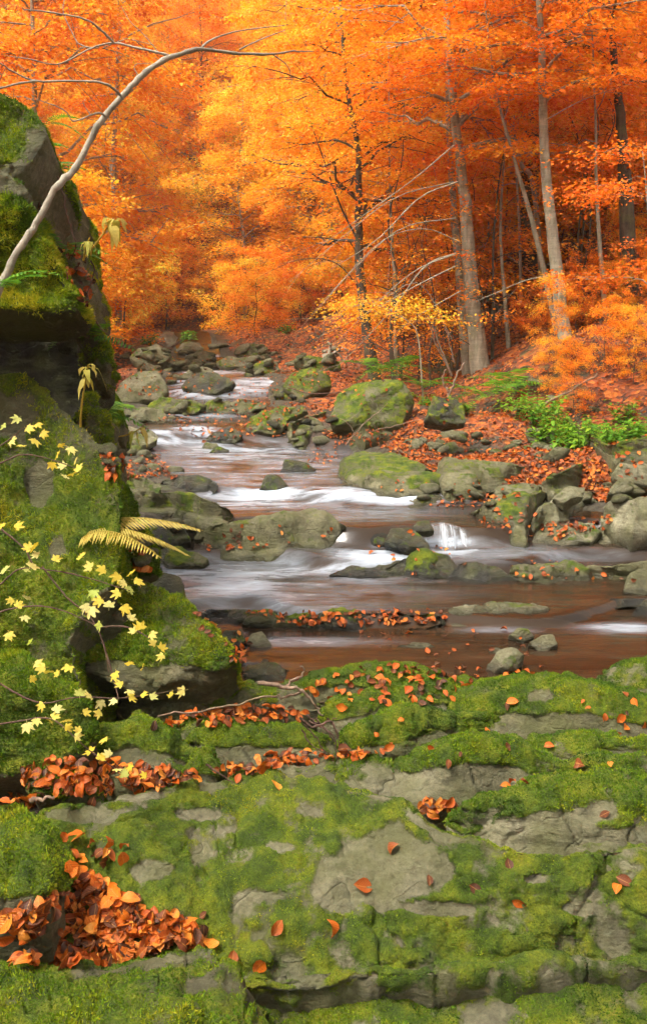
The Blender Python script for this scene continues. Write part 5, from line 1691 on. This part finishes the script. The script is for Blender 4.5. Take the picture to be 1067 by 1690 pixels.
for k, (px, py, Y) in enumerate([(880, 705, 14), (905, 700, 13.5), (930, 705, 13.2), (955, 700, 13), (985, 702, 12.8), (1010, 705, 12.4), (1040, 712, 12), (1065, 700, 12), (940, 690, 14.5), (975, 690, 14), (1015, 688, 13.6), (1050, 685, 13.4), (900, 690, 15), (865, 712, 14.5), (1075, 720, 11.8), (995, 722, 12), (1035, 680, 14.5)]):
    herb('bright green leafy herb in the patch on the right bank', px, py, Y, .42, 13, 'green_leaf', 850 + k, .13, 'green herbs on the right bank', wide=.42)
for k, (px, py, Y) in enumerate([(700, 705, 15.5), (725, 700, 15.5), (745, 708, 15), (770, 700, 15), (640, 690, 16.5), (310, 570, 44), (590, 690, 17), (680, 625, 19), (640, 612, 20), (250, 590, 38), (470, 575, 44)]):
    herb('small green plant growing among leaves on the bank', px, py, Y, .25 if Y < 30 else .7, 9, 'green_leaf', 880 + k, .10 if Y < 30 else .3, 'small plants on the banks', wide=.3)


# wilted yellow plants with long hanging leaves
def wilted(label, stem, nleaf, Y, ll, seed):
    rg = np.random.default_rng(seed)
    o = at(*stem[0], Y)
    e = empty('wilted_plant', o, label, 'plant')
    b = Bag()
    sp = px_branch(b, stem, .006, .004, Y, Y - .05, 5)
    b.a = {}
    link('stem', b.mesh('stem', MAT['yellow_fern'], True, o), e)
    top = sp[-1]
    for k in range(nleaf):
        az = 6.28 * k / nleaf + rg.uniform(0, .5)
        out = np.array([math.cos(az), math.sin(az), 0])
        s = np.linspace(0, 1, 6)
        L = ll * rg.uniform(.75, 1.15)
        c = top - (sp[-1] - sp[-4]) * rg.uniform(0, 1.5) + L * (rg.uniform(.25, .7) * s ** rg.uniform(.4, .9))[:, None] * out + L * (rg.uniform(.0, .5) * s - rg.uniform(.7, 1.2) * s ** 2)[:, None] * np.array([0, 0, 1.0]) + rg.normal(0, .03 * L, (6, 3))
        sd = np.cross(out, [0, 0, 1])
        wd = ll * rg.uniform(.09, .17) * np.sin(np.pi * (s * .93 + .05))
        v = np.stack([c + wd[:, None] * sd, c - np.array([0, 0, .004]), c - wd[:, None] * sd], 1).reshape(-1, 3)
        f = []
        for i in range(5):
            a = i * 3
            f += [(a, a + 1, a + 4, a + 3), (a + 1, a + 2, a + 5, a + 4)]
        lf = link('leaf', mesh_np('leaf', v - o, np.array(f), MAT['yellow_fern'], True, {'tint': np.full(len(v), rg.uniform(.3, 1))}), e)
    return e


wilted('wilted yellow plant on a tall green stem in front of the cavity', [(133, 705), (135, 670), (140, 635), (146, 602)], 8, 4.7, .11, 1)
wilted('wilted yellow plant drooping at the outer edge of the upper wall', [(140, 425), (160, 400), (175, 380), (188, 362)], 8, 5.2, .17, 2)
wilted('smaller wilted yellow plant left of the drooping one on the upper wall', [(138, 430), (142, 410), (148, 392)], 6, 5.2, .11, 3)
wilted('yellow wilted sprig leaning over the left bank stones', [(168, 722), (190, 722), (215, 716), (236, 705)], 6, 6.2, .13, 4)

# ------------------------------------------------------------------ sticks, roots
STICKS = [('crooked dry branch lying over the slabs by the water', [[(425, 1127), (470, 1134), (500, 1140), (520, 1165), (532, 1182)], [(500, 1140), (470, 1150), (430, 1152), (350, 1170), (262, 1180)], [(470, 1134), (500, 1110), (497, 1098)]], 4.35, .012, 'stick'),
          ('tangle of thin brown roots hanging between the mossy slabs', [[(495, 1185), (515, 1200), (545, 1190), (560, 1215)], [(500, 1195), (520, 1215), (540, 1255)], [(520, 1185), (548, 1215), (556, 1252)], [(505, 1180), (530, 1195), (555, 1185)], [(540, 1185), (552, 1205), (560, 1230)], [(498, 1205), (512, 1228), (530, 1240)], [(510, 1190), (540, 1205), (550, 1225)]], 4.05, .008, 'twig'),
          ('thin twig lying in leaves behind the front slab', [[(340, 1262), (360, 1275), (385, 1292)]], 3.6, .006, 'twig'),
          ('dark broken twig in the leaf drift on the left', [[(50, 1322), (70, 1318), (90, 1316)]], 3.4, .012, 'stick'),
          ('brown root hanging over the dark rock of the upper wall', [[(95, 290), (105, 320), (112, 360), (125, 400), (118, 430)], [(150, 430), (155, 450), (140, 500), (135, 545), (150, 560)], [(150, 520), (170, 545), (185, 560)]], 5.25, .007, 'twig'),
          ('bare branch leaning on the right bank below the beech pair', [[(738, 690), (742, 650), (752, 620), (765, 600)], [(742, 650), (730, 630), (735, 610)]], 16.5, .035, 'stick'),
          ('long fallen branch on the leaf-covered right slope', [[(860, 685), (920, 655), (970, 628), (985, 615)]], 16, .03, 'stick'),
          ('pale broken roots upstream beside the dark forked tree', [[(530, 600), (545, 575), (540, 565)], [(545, 590), (560, 578), (575, 580)], [(535, 580), (555, 585), (570, 600)]], 26, .08, 'bark_pale'),
          ('pale driftwood log lying across the far left bank', [[(200, 572), (240, 574), (280, 572), (300, 560)]], 34, .10, 'stick'),
          ('arched fallen branch reaching over the water on the right', [[(475, 640), (520, 650), (600, 640), (640, 610), (690, 570)]], 18, .015, 'twig'),
          ('dry sticks leaning beside the big dark boulder', [[(570, 735), (600, 700), (640, 665)], [(590, 725), (575, 700), (560, 690)], [(600, 715), (660, 700), (700, 690)]], 14, .014, 'stick'),
          ('cluster of thin leaning stems left of the stout beech', [[(745, 620), (725, 570), (705, 520)], [(740, 610), (715, 560), (708, 530)], [(750, 600), (740, 560), (728, 530)]], 19, .03, 'stick')]
for lab, brs, Y, rad, mt in STICKS:
    o = at(*brs[0][0], Y)
    b = Bag()
    for k, br in enumerate(brs):
        px_branch(b, br, rad * (1 if k == 0 else .6), rad * .3, Y + .02 * k, Y + .02 * k, 6, rad * .4)
    ob = link('root_tangle' if 'root' in lab else 'fallen_branch', b.mesh('branch', MAT[mt], True, o), None, o)
    tag(ob, lab, 'branch')
print('leaves', NL, 'trees', ntree, 'saplings', nsap, 'tufts', TUFTS, 'litter verts', LITTER.n)

# ------------------------------------------------------------------ the misty air of the valley
hz = M('mist')
hz.t.nodes.remove(hz.b)
pv = hz.n('VolumePrincipled', i_Density=HAZE)
pv.inputs['Color'].default_value = (1.0, 0.84, 0.55, 1)
pv.inputs['Anisotropy'].default_value = 0.3
hz.l(pv.outputs[0], hz.out.inputs['Volume'])
x0, x1, y0, y1, z0, z1 = -170, 170, -30, 165, -3, 90
hv = np.array([(x, y, z) for x in (x0, x1) for y in (y0, y1) for z in (z0, z1)], float)
hf_ = np.array([(0, 1, 3, 2), (4, 6, 7, 5), (0, 4, 5, 1), (2, 3, 7, 6), (0, 2, 6, 4), (1, 5, 7, 3)])
ho = link('haze', mesh_np('haze', hv, hf_, hz.m, False))
tag(ho, 'thin pale mist filling the valley', 'haze', kind='stuff')
